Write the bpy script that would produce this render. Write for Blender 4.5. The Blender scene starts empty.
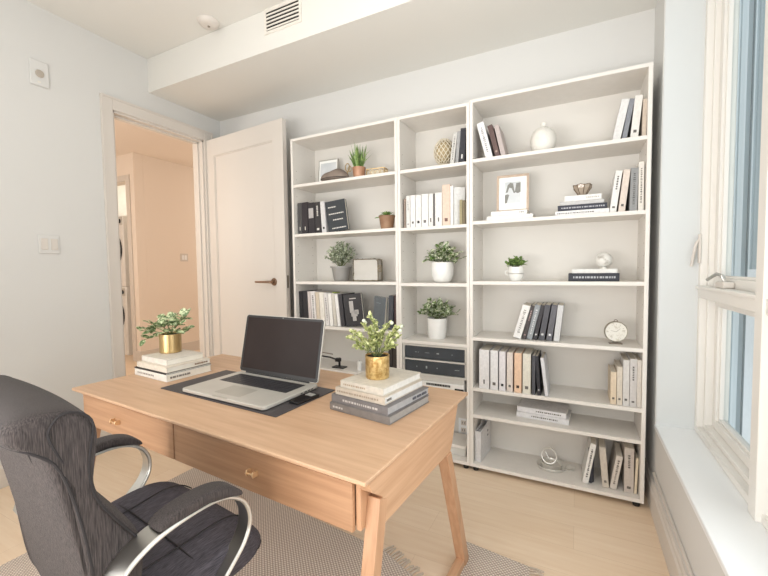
import bpy, bmesh, math, random
from math import sin, cos, radians as R, pi, atan2, sqrt
from mathutils import Vector, Matrix
random.seed(7)
SC = bpy.context.scene
COL = SC.collection

# ------------------------------------------------------------------ materials
def srgb(r, g, b):
    f = lambda c: (c/255/12.92) if c/255 <= .04045 else ((c/255+.055)/1.055)**2.4
    return (f(r), f(g), f(b), 1)

def mat(name, rgb, rough=.55, metal=0, rgb2=None, scale=20, stretch=(1, 1, 1), bump=0, bscale=None, emit=None, trans=0, detail=4, coat=0, contrast=(.35, .65)):
    m = bpy.data.materials.new(name); m.use_nodes = True
    nt = m.node_tree; p = nt.nodes['Principled BSDF']
    p.inputs['Base Color'].default_value = srgb(*rgb)
    p.inputs['Roughness'].default_value = rough
    p.inputs['Metallic'].default_value = metal
    p.inputs['Transmission Weight'].default_value = trans
    p.inputs['Coat Weight'].default_value = coat
    tc = nt.nodes.new('ShaderNodeTexCoord'); mp = nt.nodes.new('ShaderNodeMapping')
    mp.inputs['Scale'].default_value = stretch
    nt.links.new(tc.outputs['Object'], mp.inputs['Vector'])
    n = nt.nodes.new('ShaderNodeTexNoise'); n.inputs['Scale'].default_value = scale; n.inputs['Detail'].default_value = detail
    nt.links.new(mp.outputs['Vector'], n.inputs['Vector'])
    r = nt.nodes.new('ShaderNodeValToRGB')
    r.color_ramp.elements[0].position = contrast[0]; r.color_ramp.elements[1].position = contrast[1]
    r.color_ramp.elements[0].color = srgb(*rgb)
    r.color_ramp.elements[1].color = srgb(*(rgb2 or tuple(min(255, c*1.02) for c in rgb)))
    nt.links.new(n.outputs['Fac'], r.inputs['Fac']); nt.links.new(r.outputs['Color'], p.inputs['Base Color'])
    if bump:
        b = nt.nodes.new('ShaderNodeBump'); b.inputs['Strength'].default_value = bump; b.inputs['Distance'].default_value = .004
        if bscale:
            n2 = nt.nodes.new('ShaderNodeTexNoise'); n2.inputs['Scale'].default_value = bscale; n2.inputs['Detail'].default_value = 3
            nt.links.new(mp.outputs['Vector'], n2.inputs['Vector']); nt.links.new(n2.outputs['Fac'], b.inputs['Height'])
        else:
            nt.links.new(n.outputs['Fac'], b.inputs['Height'])
        nt.links.new(b.outputs['Normal'], p.inputs['Normal'])
    if emit:
        p.inputs['Emission Color'].default_value = srgb(*emit[0]); p.inputs['Emission Strength'].default_value = emit[1]
    return m

M = {}
M['wall'] = mat('wall_paint', (216, 215, 212), .85, rgb2=(216, 215, 212))
M['ceil'] = mat('ceiling_paint', (226, 224, 218), .9, rgb2=(226, 224, 218))
M['trim'] = mat('trim_paint', (216, 209, 201), .5, rgb2=(216, 209, 201))
M['hallwall'] = mat('hall_paint', (238, 226, 213), .85, rgb2=(238, 226, 213))
M['sill'] = mat('sill_paint', (243, 245, 246), .4, rgb2=(243, 245, 246))
M['reveal'] = mat('reveal_paint', (214, 217, 217), .7, rgb2=(214, 217, 217))
M['winframe'] = mat('window_vinyl', (234, 231, 225), .4, rgb2=(234, 231, 225))
M['shelf'] = mat('shelf_laminate', (226, 221, 214), .5, rgb2=(229, 224, 217), scale=30, stretch=(1, 1, 8))
M['shelfin'] = mat('shelf_back_laminate', (223, 219, 212), .6, rgb2=(223, 219, 212))
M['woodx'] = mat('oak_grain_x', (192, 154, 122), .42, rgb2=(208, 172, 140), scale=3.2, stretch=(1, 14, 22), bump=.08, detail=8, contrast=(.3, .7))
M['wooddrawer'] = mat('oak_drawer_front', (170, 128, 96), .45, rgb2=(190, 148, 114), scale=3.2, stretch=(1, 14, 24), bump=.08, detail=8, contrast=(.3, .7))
M['woodz'] = mat('oak_grain_z', (184, 140, 106), .45, rgb2=(202, 160, 126), scale=3.2, stretch=(22, 14, 1), bump=.08, detail=8, contrast=(.3, .7))
M['woody'] = mat('oak_grain_y', (190, 148, 114), .45, rgb2=(208, 168, 134), scale=3.2, stretch=(22, 1, 22), bump=.08, detail=8, contrast=(.3, .7))
M['brass'] = mat('brushed_brass', (190, 160, 110), .32, .9, rgb2=(214, 186, 136), scale=6, stretch=(30, 30, 1))
M['hammer'] = mat('crackled_gold', (198, 160, 98), .33, .85, rgb2=(238, 210, 150), scale=70, bump=.5, bscale=90, contrast=(.4, .6))
M['copper'] = mat('copper_pot', (168, 122, 94), .4, .15, rgb2=(188, 144, 114), scale=12)
M['terra'] = mat('dull_copper', (142, 108, 84), .5, .05, rgb2=(164, 130, 102), scale=12)
M['silver'] = mat('polished_silver', (224, 222, 216), .3, .6)
M['alu'] = mat('brushed_aluminium', (190, 188, 183), .34, 1)
M['alud'] = mat('satin_aluminium_body', (196, 192, 184), .45, .35)
M['alukey'] = mat('trackpad_grey', (176, 172, 163), .4, .35)
M['nickel'] = mat('bronze_nickel', (150, 126, 108), .28, 1)
M['black'] = mat('black_plastic', (24, 24, 26), .4)
M['key'] = mat('keycap_black', (52, 52, 56), .45)
M['screen'] = mat('screen_glass', (46, 38, 36), .25, rgb2=(50, 42, 40), scale=4)
M['screen'].node_tree.nodes['Principled BSDF'].inputs['Specular IOR Level'].default_value = .12
M['bezel'] = mat('screen_bezel', (22, 20, 21), .3)
M['leather'] = mat('charcoal_leather', (62, 58, 60), .5, rgb2=(70, 66, 68), scale=200, bump=.15)
M['white_cer'] = mat('white_ceramic', (236, 235, 231), .25, coat=.3)
M['white_vase'] = mat('textured_white_ceramic', (226, 222, 214), .5, bump=.9, bscale=110)
M['grey_cer'] = mat('grey_ceramic', (150, 147, 143), .4)
M['cream'] = mat('woven_cream', (214, 203, 180), .6, rgb2=(228, 219, 200), scale=60)
M['taupe'] = mat('taupe_stone', (122, 108, 98), .75, rgb2=(140, 126, 115), scale=15, bump=.3)
M['soil'] = mat('potting_soil', (48, 38, 30), .95, bump=.5)
M['leafA'] = mat('leaf_variegated', (88, 112, 66), .5, rgb2=(206, 214, 172), scale=70, contrast=(.46, .56))
M['leafB'] = mat('leaf_dusty', (124, 138, 106), .6, rgb2=(214, 218, 196), scale=80, contrast=(.4, .6))
M['leafC'] = mat('leaf_fresh', (150, 162, 92), .5, rgb2=(222, 222, 170), scale=80, contrast=(.4, .62))
M['leafD'] = mat('leaf_deep', (72, 104, 48), .5, rgb2=(150, 176, 100), scale=40)
M['leafW'] = mat('leaf_white_green', (98, 124, 64), .5, rgb2=(232, 236, 210), scale=60, contrast=(.45, .56))
M['stem'] = mat('plant_stem', (96, 108, 60), .6)
M['pink'] = mat('frame_oak', (186, 164, 146), .5, rgb2=(198, 177, 158), scale=20)
M['matw'] = mat('picture_mount', (240, 240, 236), .7)
M['photoa'] = mat('grey_photo', (70, 68, 64), .5, rgb2=(196, 192, 184), scale=14, contrast=(.42, .58))
M['photob'] = mat('pale_photo', (196, 200, 202), .4, rgb2=(216, 218, 219), scale=8)
M['taupebk'] = mat('hinge_metal', (150, 140, 128), .35, 1)
M['rug2'] = None
M['caster'] = mat('caster_black', (20, 20, 20), .5)
M['grille'] = mat('grille_white', (226, 221, 212), .6)
M['dark'] = mat('dark_void', (30, 26, 22), .9)
M['deckfront'] = mat('deck_slate', (56, 62, 68), .35, rgb2=(64, 70, 76), scale=8)
M['deckbody'] = mat('deck_silver', (205, 203, 197), .4, .2)
M['glassw'] = mat('smoked_bowl_glass', (200, 184, 166), .12, trans=.35)
M['marble'] = mat('marbled_silver', (226, 224, 218), .3, 0, rgb2=(168, 162, 152), scale=30, contrast=(.5, .68))
M['dial'] = mat('aged_dial', (232, 229, 220), .5, rgb2=(204, 198, 184), scale=60, contrast=(.55, .7))
M['laundry'] = mat('appliance_white', (232, 230, 226), .3)
M['porthole'] = mat('porthole_black', (14, 14, 15), .15)
M['ink'] = mat('print_ink', (62, 58, 54), .7)
M['inklight'] = mat('print_pale', (214, 210, 200), .7)
M['shade'] = mat('lamp_glow', (255, 236, 205), .5, emit=((255, 226, 186), 6))
M['pane_lit'] = mat('frosted_lit_pane', (255, 252, 240), .5, emit=((255, 250, 235), 2.2))

def fabric_mat():
    m = mat('charcoal_chair_fabric', (34, 30, 29), .92, rgb2=(84, 75, 73), scale=6, stretch=(90, 90, 5), bump=.5, detail=6, contrast=(.3, .7))
    m.node_tree.nodes['Principled BSDF'].inputs['Sheen Weight'].default_value = .04
    return m
M['fabric'] = fabric_mat()
M['fabricdark'] = mat('charcoal_fabric_side', (44, 41, 47), .92, rgb2=(92, 87, 94), scale=6, stretch=(90, 5, 90), bump=.5, detail=6, contrast=(.3, .7))
M['piping'] = mat('piping_dark', (42, 38, 39), .8)

def floor_mat():
    m = bpy.data.materials.new('light_oak_planks'); m.use_nodes = True; nt = m.node_tree; p = nt.nodes['Principled BSDF']
    tc = nt.nodes.new('ShaderNodeTexCoord')
    br = nt.nodes.new('ShaderNodeTexBrick'); br.offset = .37
    br.inputs['Scale'].default_value = 1; br.inputs['Brick Width'].default_value = 1.7; br.inputs['Row Height'].default_value = .17
    br.inputs['Mortar Size'].default_value = .0008; br.inputs['Mortar Smooth'].default_value = .3
    br.inputs['Color1'].default_value = srgb(242, 222, 198); br.inputs['Color2'].default_value = srgb(236, 214, 188)
    br.inputs['Mortar'].default_value = srgb(216, 192, 164)
    nt.links.new(tc.outputs['Object'], br.inputs['Vector'])
    mp = nt.nodes.new('ShaderNodeMapping'); mp.inputs['Scale'].default_value = (1.2, 14, 1)
    nt.links.new(tc.outputs['Object'], mp.inputs['Vector'])
    n = nt.nodes.new('ShaderNodeTexNoise'); n.inputs['Scale'].default_value = 3; n.inputs['Detail'].default_value = 8
    nt.links.new(mp.outputs['Vector'], n.inputs['Vector'])
    mx = nt.nodes.new('ShaderNodeMixRGB'); mx.blend_type = 'MULTIPLY'; mx.inputs['Fac'].default_value = .55
    r = nt.nodes.new('ShaderNodeValToRGB'); r.color_ramp.elements[0].position = .3; r.color_ramp.elements[1].position = .7
    r.color_ramp.elements[0].color = srgb(240, 228, 214); r.color_ramp.elements[1].color = srgb(255, 252, 248)
    nt.links.new(n.outputs['Fac'], r.inputs['Fac'])
    nt.links.new(br.outputs['Color'], mx.inputs['Color1']); nt.links.new(r.outputs['Color'], mx.inputs['Color2'])
    nt.links.new(mx.outputs['Color'], p.inputs['Base Color']); p.inputs['Roughness'].default_value = .42
    return m
M['floor'] = floor_mat()

def rug_mat():
    m = bpy.data.materials.new('woven_rug'); m.use_nodes = True; nt = m.node_tree; p = nt.nodes['Principled BSDF']
    tc = nt.nodes.new('ShaderNodeTexCoord')
    mp = nt.nodes.new('ShaderNodeMapping'); mp.inputs['Rotation'].default_value = (0, 0, R(45))
    nt.links.new(tc.outputs['Object'], mp.inputs['Vector'])
    w1 = nt.nodes.new('ShaderNodeTexWave'); w1.inputs['Scale'].default_value = 28; w1.bands_direction = 'X'; w1.inputs['Distortion'].default_value = .8
    w2 = nt.nodes.new('ShaderNodeTexWave'); w2.inputs['Scale'].default_value = 28; w2.bands_direction = 'Y'; w2.inputs['Distortion'].default_value = .8
    for w in (w1, w2): nt.links.new(mp.outputs['Vector'], w.inputs['Vector'])
    a = nt.nodes.new('ShaderNodeMath'); a.operation = 'MULTIPLY'
    nt.links.new(w1.outputs['Fac'], a.inputs[0]); nt.links.new(w2.outputs['Fac'], a.inputs[1])
    r = nt.nodes.new('ShaderNodeValToRGB'); r.color_ramp.elements[0].position = 0; r.color_ramp.elements[1].position = .5
    r.color_ramp.elements[0].color = srgb(172, 156, 143); r.color_ramp.elements[1].color = srgb(232, 219, 206)
    nt.links.new(a.outputs[0], r.inputs['Fac']); nt.links.new(r.outputs['Color'], p.inputs['Base Color'])
    b = nt.nodes.new('ShaderNodeBump'); b.inputs['Strength'].default_value = .6; b.inputs['Distance'].default_value = .004
    nt.links.new(a.outputs[0], b.inputs['Height']); nt.links.new(b.outputs['Normal'], p.inputs['Normal'])
    p.inputs['Roughness'].default_value = .95
    return m
M['rug'] = rug_mat()
M['fringe'] = mat('rug_fringe', (206, 191, 174), .95)

def glass_mat():
    m = bpy.data.materials.new('window_glass'); m.use_nodes = True; nt = m.node_tree
    for n in list(nt.nodes): nt.nodes.remove(n)
    o = nt.nodes.new('ShaderNodeOutputMaterial'); mx = nt.nodes.new('ShaderNodeMixShader'); mx.inputs[0].default_value = .06
    t = nt.nodes.new('ShaderNodeBsdfTransparent'); t.inputs[0].default_value = (.96, .98, .98, 1)
    g = nt.nodes.new('ShaderNodeBsdfGlossy'); g.inputs['Roughness'].default_value = .02
    nt.links.new(t.outputs[0], mx.inputs[1]); nt.links.new(g.outputs[0], mx.inputs[2]); nt.links.new(mx.outputs[0], o.inputs[0])
    return m
M['glass'] = glass_mat()

def facade_mat():
    m = bpy.data.materials.new('striped_cladding'); m.use_nodes = True; nt = m.node_tree; p = nt.nodes['Principled BSDF']
    tc = nt.nodes.new('ShaderNodeTexCoord'); mp = nt.nodes.new('ShaderNodeMapping'); mp.inputs['Scale'].default_value = (0, 1, .012)
    nt.links.new(tc.outputs['Object'], mp.inputs['Vector'])
    n = nt.nodes.new('ShaderNodeTexNoise'); n.inputs['Scale'].default_value = 7; n.inputs['Detail'].default_value = 5; n.inputs['Roughness'].default_value = .7
    nt.links.new(mp.outputs['Vector'], n.inputs['Vector'])
    r = nt.nodes.new('ShaderNodeValToRGB'); e = r.color_ramp.elements
    e[0].position = .46; e[0].color = srgb(62, 80, 90); e[1].position = .56; e[1].color = srgb(170, 194, 206)
    x = r.color_ramp.elements.new(.50); x.color = srgb(122, 144, 156)
    nt.links.new(n.outputs['Fac'], r.inputs['Fac']); nt.links.new(r.outputs['Color'], p.inputs['Base Color']); p.inputs['Roughness'].default_value = .7
    return m
M['facade'] = facade_mat()
_cm = {}
def cmat(rgb, rough=.6):
    if min(rgb) > 170: rgb = tuple(int(c*.94) for c in rgb)
    k = tuple(rgb)
    if k not in _cm:
        _cm[k] = mat('cloth_%d_%d_%d' % k, k, rough, rgb2=tuple(min(255, c*1.05+2) for c in k), scale=60)
    return _cm[k]
M['pages'] = mat('book_pages', (226, 218, 203), .8, rgb2=(238, 232, 220), scale=8, stretch=(60, 1, 1))

# ------------------------------------------------------------------ mesh helpers
def bm_box(bm, x0, x1, y0, y1, z0, z1, mx=None):
    v = [Vector(p) for p in ((x0,y0,z0),(x1,y0,z0),(x1,y1,z0),(x0,y1,z0),(x0,y0,z1),(x1,y0,z1),(x1,y1,z1),(x0,y1,z1))]
    if mx is not None: v = [mx @ p for p in v]
    v = [bm.verts.new(p) for p in v]
    for f in ((0,3,2,1),(4,5,6,7),(0,1,5,4),(1,2,6,5),(2,3,7,6),(3,0,4,7)): bm.faces.new([v[i] for i in f])

def bm_prism(bm, pts, axis, a, b):
    """polygon pts (2D) extruded along axis ('x': pts are (y,z); 'y': (x,z); 'z': (x,y))"""
    def P(p, t): return {'x': (t, p[0], p[1]), 'y': (p[0], t, p[1]), 'z': (p[0], p[1], t)}[axis]
    A = [bm.verts.new(P(p, a)) for p in pts]; B = [bm.verts.new(P(p, b)) for p in pts]
    n = len(pts)
    bm.faces.new(A[::-1]); bm.faces.new(B)
    for i in range(n): bm.faces.new((A[i], A[(i+1) % n], B[(i+1) % n], B[i]))

def bm_lathe(bm, prof, seg=28, c=(0,0,0), closed=False):
    rings = []
    for r, z in prof:
        if r < 1e-5: rings.append([bm.verts.new((c[0], c[1], c[2]+z))])
        else: rings.append([bm.verts.new((c[0]+r*cos(2*pi*i/seg), c[1]+r*sin(2*pi*i/seg), c[2]+z)) for i in range(seg)])
    for a, b in zip(rings[:-1], rings[1:]):
        for i in range(seg):
            j = (i+1) % seg
            if len(a) == 1 and len(b) > 1: bm.faces.new((a[0], b[j], b[i]))
            elif len(b) == 1 and len(a) > 1: bm.faces.new((a[i], a[j], b[0]))
            elif len(a) > 1: bm.faces.new((a[i], a[j], b[j], b[i]))

def bm_tube(bm, pts, r, seg=8, closed=False):
    pts = [Vector(p) for p in pts]; n = len(pts); rings = []
    rr = r if isinstance(r, (list, tuple)) else [r]*n
    nrm = None
    for i, p in enumerate(pts):
        a = pts[(i-1) % n] if (closed or i > 0) else p
        b = pts[(i+1) % n] if (closed or i < n-1) else p
        t = (b-a).normalized()
        if nrm is None: nrm = t.orthogonal().normalized()
        nrm = (nrm - t*nrm.dot(t)); nrm = nrm.normalized() if nrm.length > 1e-6 else t.orthogonal().normalized()
        bn = t.cross(nrm)
        rings.append([bm.verts.new(p + (nrm*cos(2*pi*k/seg)+bn*sin(2*pi*k/seg))*rr[i]) for k in range(seg)])
    m = n if closed else n-1
    for i in range(m):
        A, B = rings[i], rings[(i+1) % n]
        for k in range(seg): bm.faces.new((A[k], A[(k+1) % seg], B[(k+1) % seg], B[k]))
    if not closed: bm.faces.new(rings[0][::-1]); bm.faces.new(rings[-1])

def bm_band(bm, pts, w, th):
    """flat band in the (y,z) plane: pts list of (y,z) or (x,y,z); width w along x, thickness th"""
    P = [(p if len(p) == 3 else (0, p[0], p[1])) for p in pts]; n = len(P); rings = []
    for i in range(n):
        a = P[max(i-1, 0)]; b = P[min(i+1, n-1)]
        t = Vector((0, b[1]-a[1], b[2]-a[2])).normalized(); nn = Vector((0, -t.z, t.y))
        c = Vector(P[i]); X = Vector((1, 0, 0))
        ww = w[i] if isinstance(w, (list, tuple)) else w
        tt = th[i] if isinstance(th, (list, tuple)) else th
        rings.append([bm.verts.new(c + X*sx*ww/2 + nn*sn*tt/2) for sx, sn in ((-1,-1),(1,-1),(1,1),(-1,1))])
    for A, B in zip(rings[:-1], rings[1:]):
        for k in range(4): bm.faces.new((A[k], A[(k+1) % 4], B[(k+1) % 4], B[k]))
    bm.faces.new(rings[0][::-1]); bm.faces.new(rings[-1])

def obj(name, bm, material, parent=None, smooth=False, bevel=0, bseg=2, subsurf=0, loc=None, rot=None):
    bmesh.ops.recalc_face_normals(bm, faces=bm.faces[:])
    me = bpy.data.meshes.new(name); bm.to_mesh(me); bm.free()
    if material: me.materials.append(material)
    o = bpy.data.objects.new(name, me); COL.objects.link(o)
    if parent: o.parent = parent
    if loc: o.location = loc
    if rot: o.rotation_euler = rot
    if bevel:
        b = o.modifiers.new('bevel', 'BEVEL'); b.width = bevel; b.segments = bseg; b.limit_method = 'ANGLE'; b.angle_limit = R(35)
    if subsurf:
        s = o.modifiers.new('sub', 'SUBSURF'); s.levels = subsurf; s.render_levels = subsurf
    if smooth or bevel:
        for p in me.polygons: p.use_smooth = True
        if not subsurf:
            try: me.set_sharp_from_angle(angle=R(42))
            except Exception: pass
    return o

def box(name, d, material, parent=None, bevel=0, **k):
    bm = bmesh.new(); bm_box(bm, *d); return obj(name, bm, material, parent, bevel=bevel, **k)
def boxes(name, ds, material, parent=None, bevel=0, **k):
    bm = bmesh.new()
    for d in ds: bm_box(bm, *d)
    return obj(name, bm, material, parent, bevel=bevel, **k)
def lathe(name, prof, material, parent=None, seg=28, c=(0,0,0), **k):
    bm = bmesh.new(); bm_lathe(bm, prof, seg, c); return obj(name, bm, material, parent, smooth=True, **k)
def tube(name, pts, r, material, parent=None, seg=8, closed=False, **k):
    bm = bmesh.new(); bm_tube(bm, pts, r, seg, closed); return obj(name, bm, material, parent, smooth=True, **k)

def tag(o, label, cat, group=None, kind=None):
    o['label'] = label; o['category'] = cat
    if group: o['group'] = group
    if kind: o['kind'] = kind
    return o
def thing(name, label, cat, loc=(0,0,0), rotz=0, group=None):
    o = bpy.data.objects.new(name, None); COL.objects.link(o); o.empty_display_size = .05
    o.location = loc; o.rotation_euler = (0, 0, rotz)
    return tag(o, label, cat, group)
def struct(o, label=None):
    o['kind'] = 'structure'
    if label: o['label'] = label
    return o

# ------------------------------------------------------------------ room shell
XL, XR, YB, CZ, SZ, YF = -3.05, .37, 2.64, 2.95, 2.69, 1.96     # left wall, right wall, back wall, ceiling, soffit underside, soffit face
YN = -1.9                                                        # wall behind the camera
struct(box('floor', (-9.0, .645, YN-.1, 7.0, -.06, 0), M['floor']), 'light oak plank floor')
struct(box('ceiling', (XL-.12, .645, YN-.1, YB+.1, CZ, CZ+.08), M['ceil']), 'off white painted ceiling')
struct(box('trim_1', (XL, .645, YF, YB, SZ, CZ-.001), M['ceil']), 'dropped ceiling bulkhead along the back wall')
OY0, OY1, OZ = 1.678, 2.447, 2.455                               # door opening
struct(boxes('wall_left', [(XL-.12, XL, YN, OY0, 0, CZ), (XL-.12, XL, OY1, YB+.1, 0, CZ), (XL-.12, XL, OY0, OY1, OZ, CZ)], M['wall']), 'warm white wall with the doorway')
struct(box('wall_back', (XL-.12, .645, YB, YB+.1, 0, CZ), M['wall']), 'warm white wall behind the bookcases')
struct(box('wall_front', (XL-.12, .645, YN-.1, YN, 0, CZ), M['wall']))
WY0, WY1 = -1.4, 2.37                                            # window recess
struct(boxes('wall_right', [(XR, .645, YN, YB, -.02, .43), (XR, .645, WY1, YB, .43, CZ), (XR, .645, YN, WY0, .43, CZ), (XR, .645, WY0, WY1, 2.72, CZ)], M['wall']), 'white wall around the window recess')
struct(box('trim_2', (XR-.004, .64, WY0, WY1-.001, .43, .452), M['sill'], bevel=.004), 'deep white window ledge')
struct(box('trim_3', (XR+.004, .64, WY1-.006, WY1+.001, .452, 2.72), M['reveal']), 'white side return of the window recess')
# baseboards with a stepped top
def base_prism(name, axis, a, b, at, sgn):
    bm = bmesh.new()
    pts = [(at, 0), (at+sgn*.016, 0), (at+sgn*.016, .115), (at+sgn*.011, .122), (at+sgn*.011, .140), (at+sgn*.004, .15), (at, .15)]
    bm_prism(bm, pts, axis, a, b); return struct(obj(name, bm, M['trim']))
def base_y(name, x, sgn, y0, y1):
    bm = bmesh.new(); pts = [(x, 0), (x+sgn*.016, 0), (x+sgn*.016, .115), (x+sgn*.010, .124), (x+sgn*.010, .142), (x+sgn*.004, .152), (x, .152)]
    bm_prism(bm, pts, 'y', y0, y1); return struct(obj(name, bm, M['trim']))
base_y('baseboard_right', XR, -1, YN, YB)
base_y('baseboard_left', XL, 1, YN, OY0-.095)
base_prism('baseboard_back', 'x', XL, XR-.02, YB, -1)
# raised wall moulding under the ledge
struct(box('trim_4', (XR-.012, XR, YN, 2.34, .20, .214), M['trim'], bevel=.004), 'thin moulding line below the ledge')

# door casing
cs = boxes('trim_5', [(XL, XL+.018, OY0-.078, OY0, 0, OZ+.09), (XL, XL+.018, OY1, OY1+.09, 0, OZ+.09), (XL, XL+.018, OY0, OY1, OZ, OZ+.09)], M['trim'], bevel=.003)
struct(cs, 'white door casing')
boxes('casing_lip', [(XL+.018, XL+.024, OY0-.078, OY0-.064, 0, OZ+.09), (XL+.018, XL+.024, OY1+.076, OY1+.09, 0, OZ+.09), (XL+.018, XL+.024, OY0-.064, OY1+.076, OZ+.076, OZ+.09)], M['trim'], cs)
boxes('jamb', [(XL-.125, XL+.002, OY0-.001, OY0+.014, 0, OZ), (XL-.125, XL+.002, OY1-.014, OY1+.001, 0, OZ), (XL-.125, XL+.002, OY0, OY1, OZ-.014, OZ)], M['trim'], cs)
boxes('door_stop', [(XL-.075, XL-.045, OY0+.014, OY0+.026, 0, OZ-.014), (XL-.075, XL-.045, OY1-.026, OY1-.014, 0, OZ-.014), (XL-.075, XL-.045, OY0+.014, OY1-.014, OZ-.026, OZ-.014)], M['trim'], cs)

# door leaf (local x from hinge to free edge, front face at y=0 facing the room)
ang = atan2(-.09, 1.0)
dl = struct(thing('door_1', 'white single-panel interior door standing open with a bronze lever', 'door', (-3.045, 2.467, 0), ang))
del dl['category']
DW, DH = .985, 2.455
def door_face(name, yf, yb, parent):
    # frame of stiles and rails with a recessed flat panel
    s, tr, br_ = .115, .15, .24
    bm = bmesh.new()
    for d in ((0, s, 0, .04, .012, DH), (DW-s, DW, 0, .04, .012, DH), (s, DW-s, 0, .04, DH-tr, DH), (s, DW-s, 0, .04, .012, br_)):
        bm_box(bm, *d)
    return obj(name, bm, M['trim'], parent)
door_face('stile_frame', 0, .04, dl)
box('panel', (.114, DW-.114, .010, .030, .23, DH-.149), M['trim'], dl)
bm = bmesh.new()
for (a, b, c, d) in ((.115, .125, .24, DH-.15), (DW-.125, DW-.115, .24, DH-.15), (.125, DW-.125, .24, .25), (.125, DW-.125, DH-.16, DH-.15)):
    bm_box(bm, a, b, .003, .012, c, d)
obj('panel_moulding', bm, M['trim'], dl, bevel=.003)
hd = thing('door_handle', 'x', 'x'); hd.parent = dl; del hd['label'], hd['category']; hd['label'] = 'bronze lever handle'; hd.location = (.852, 0, 1.178)
bm = bmesh.new(); bm_lathe(bm, [(0, 0), (.031, 0), (.031, .006), (.026, .012), (0, .012)], 24)
obj('rose', bm, M['nickel'], hd, smooth=True, rot=(R(90), 0, 0))
tube('lever', [(0, -.01, 0), (0, -.05, 0), (-.012, -.058, 0), (-.05, -.058, 0), (-.16, -.056, 0)], [.011, .011, .010, .009, .008], M['nickel'], hd, seg=10)
box('latch_plate', (DW, DW+.002, .011, .029, 1.13, 1.23), M['taupebk'], dl)
for z in (.3, 1.25, 2.2):
    h = tube('hinge', [(-.006, -.006, z-.045), (-.006, -.006, z+.045)], .007, M['taupebk'], dl, seg=8)
tube('hinge_pin', [(-.004, -.004, DH), (-.004, -.004, DH+.03)], .006, M['taupebk'], dl)

# ------------------------------------------------------------------ hallway beyond the door
struct(box('wall_hall_right', (-5.62, -5.49, 3.401, 7.0, 0, 2.92), M['hallwall']), 'warm white hallway wall running away from the corner')
struct(boxes('wall_hall_end', [(-5.66, -5.49, 3.268, 3.40, 0, 2.92), (-6.95, -5.66, 3.268, 3.40, 2.55, 2.92), (-9.0, -6.95, 3.268, 3.4, 0, 2.92)], M['hallwall']), 'hallway wall with the laundry closet opening')
struct(boxes('wall_laundry', [(-7.1, -5.63, 4.35, 4.45, 0, 2.92), (-7.1, -7.0, 3.401, 4.35, 0, 2.92)], M['laundry']))
struct(box('wall_hall_far', (-9.1, -9.0, -.6, 7, 0, 2.92), M['hallwall']))
struct(box('wall_hall_near', (-9.0, XL-.12, -.7, -.6, 0, 2.92), M['hallwall']))
struct(box('wall_hall_back', (-5.62, XL-.12, 6.9, 7, 0, 2.92), M['hallwall']))
struct(box('wall_hall_left', (XL-.2, XL-.12, YB+.1, 7, 0, 2.92), M['hallwall']))
struct(box('ceiling_hall', (-9.1, XL-.12, -.7, 7, 2.92, 3.0), M['hallwall']), 'hallway ceiling')
c2 = struct(boxes('trim_6', [(-5.66, -5.58, 3.25, 3.268, 0, 2.63), (-6.95, -5.66, 3.25, 3.268, 2.55, 2.63)], M['trim'], bevel=.003), 'casing of the laundry closet')
struct(box('baseboard_hall', (-5.58, -5.488, 3.252, 3.268, 0, .15), M['trim']))
struct(box('baseboard_hallway', (-5.49, -5.474, 3.252, 6.9, 0, .15), M['trim']))
# stacked washer and dryer
def machine(name, label, z0, h, cz, rad):
    t = thing(name, label, 'appliance', (-6.47, 3.45, z0))
    box('body', (-.36, .36, 0, .66, 0, h), M['laundry'], t, bevel=.01)
    bm = bmesh.new(); bm_lathe(bm, [(0, 0), (rad, 0), (rad, .02), (rad-.03, .035), (0, .045)], 40)
    dr = obj('door', bm, M['porthole'], t, smooth=True, loc=(0, -.001, cz-z0), rot=(R(90), 0, 0))
    box('control_panel', (-.34, .34, -.008, 0, h-.14, h-.02), M['deckbody'], t)
    for x in (.18, .28):
        bm = bmesh.new(); bm_lathe(bm, [(0, 0), (.035, 0), (.03, .03), (0, .03)], 18)
        obj('knob', bm, M['black'], t, smooth=True, loc=(x, -.008, h-.08), rot=(R(90), 0, 0))
    return t
machine('washing_machine', 'white front loading washer with a black round door, bottom of the laundry stack', 0, 1.05, .61, .30)
machine('tumble_dryer', 'white front loading dryer with a black round door on top of the washer', 1.055, 1.07, 1.62, .31)
sp = struct(box('window_2', (-6.9, -5.75, 4.33, 4.348, 2.16, 2.86), M['pane_lit']), 'bright frosted laundry window')
sp2 = tag(box('light_switch', (-5.488, -5.482, 3.92, 4.05, 1.43, 1.55), M['trim'], bevel=.002), 'white switch plate on the hallway wall beyond the doorway', 'light switch')
for y in (3.945, 3.99): box('rocker', (-5.482, -5.478, y, y+.035, 1.455, 1.525), M['sill'], sp2)

# ------------------------------------------------------------------ window
w = struct(thing('window_1', 'tall white casement window with a transom bar', 'window')); del w['category']
SZ0 = .452
MY0, MY1 = 1.585, 1.645
MY2 = .62
def fr(name, ds, p=w, m='winframe', bv=.003): return boxes(name, ds, M[m], p, bevel=bv)
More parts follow.
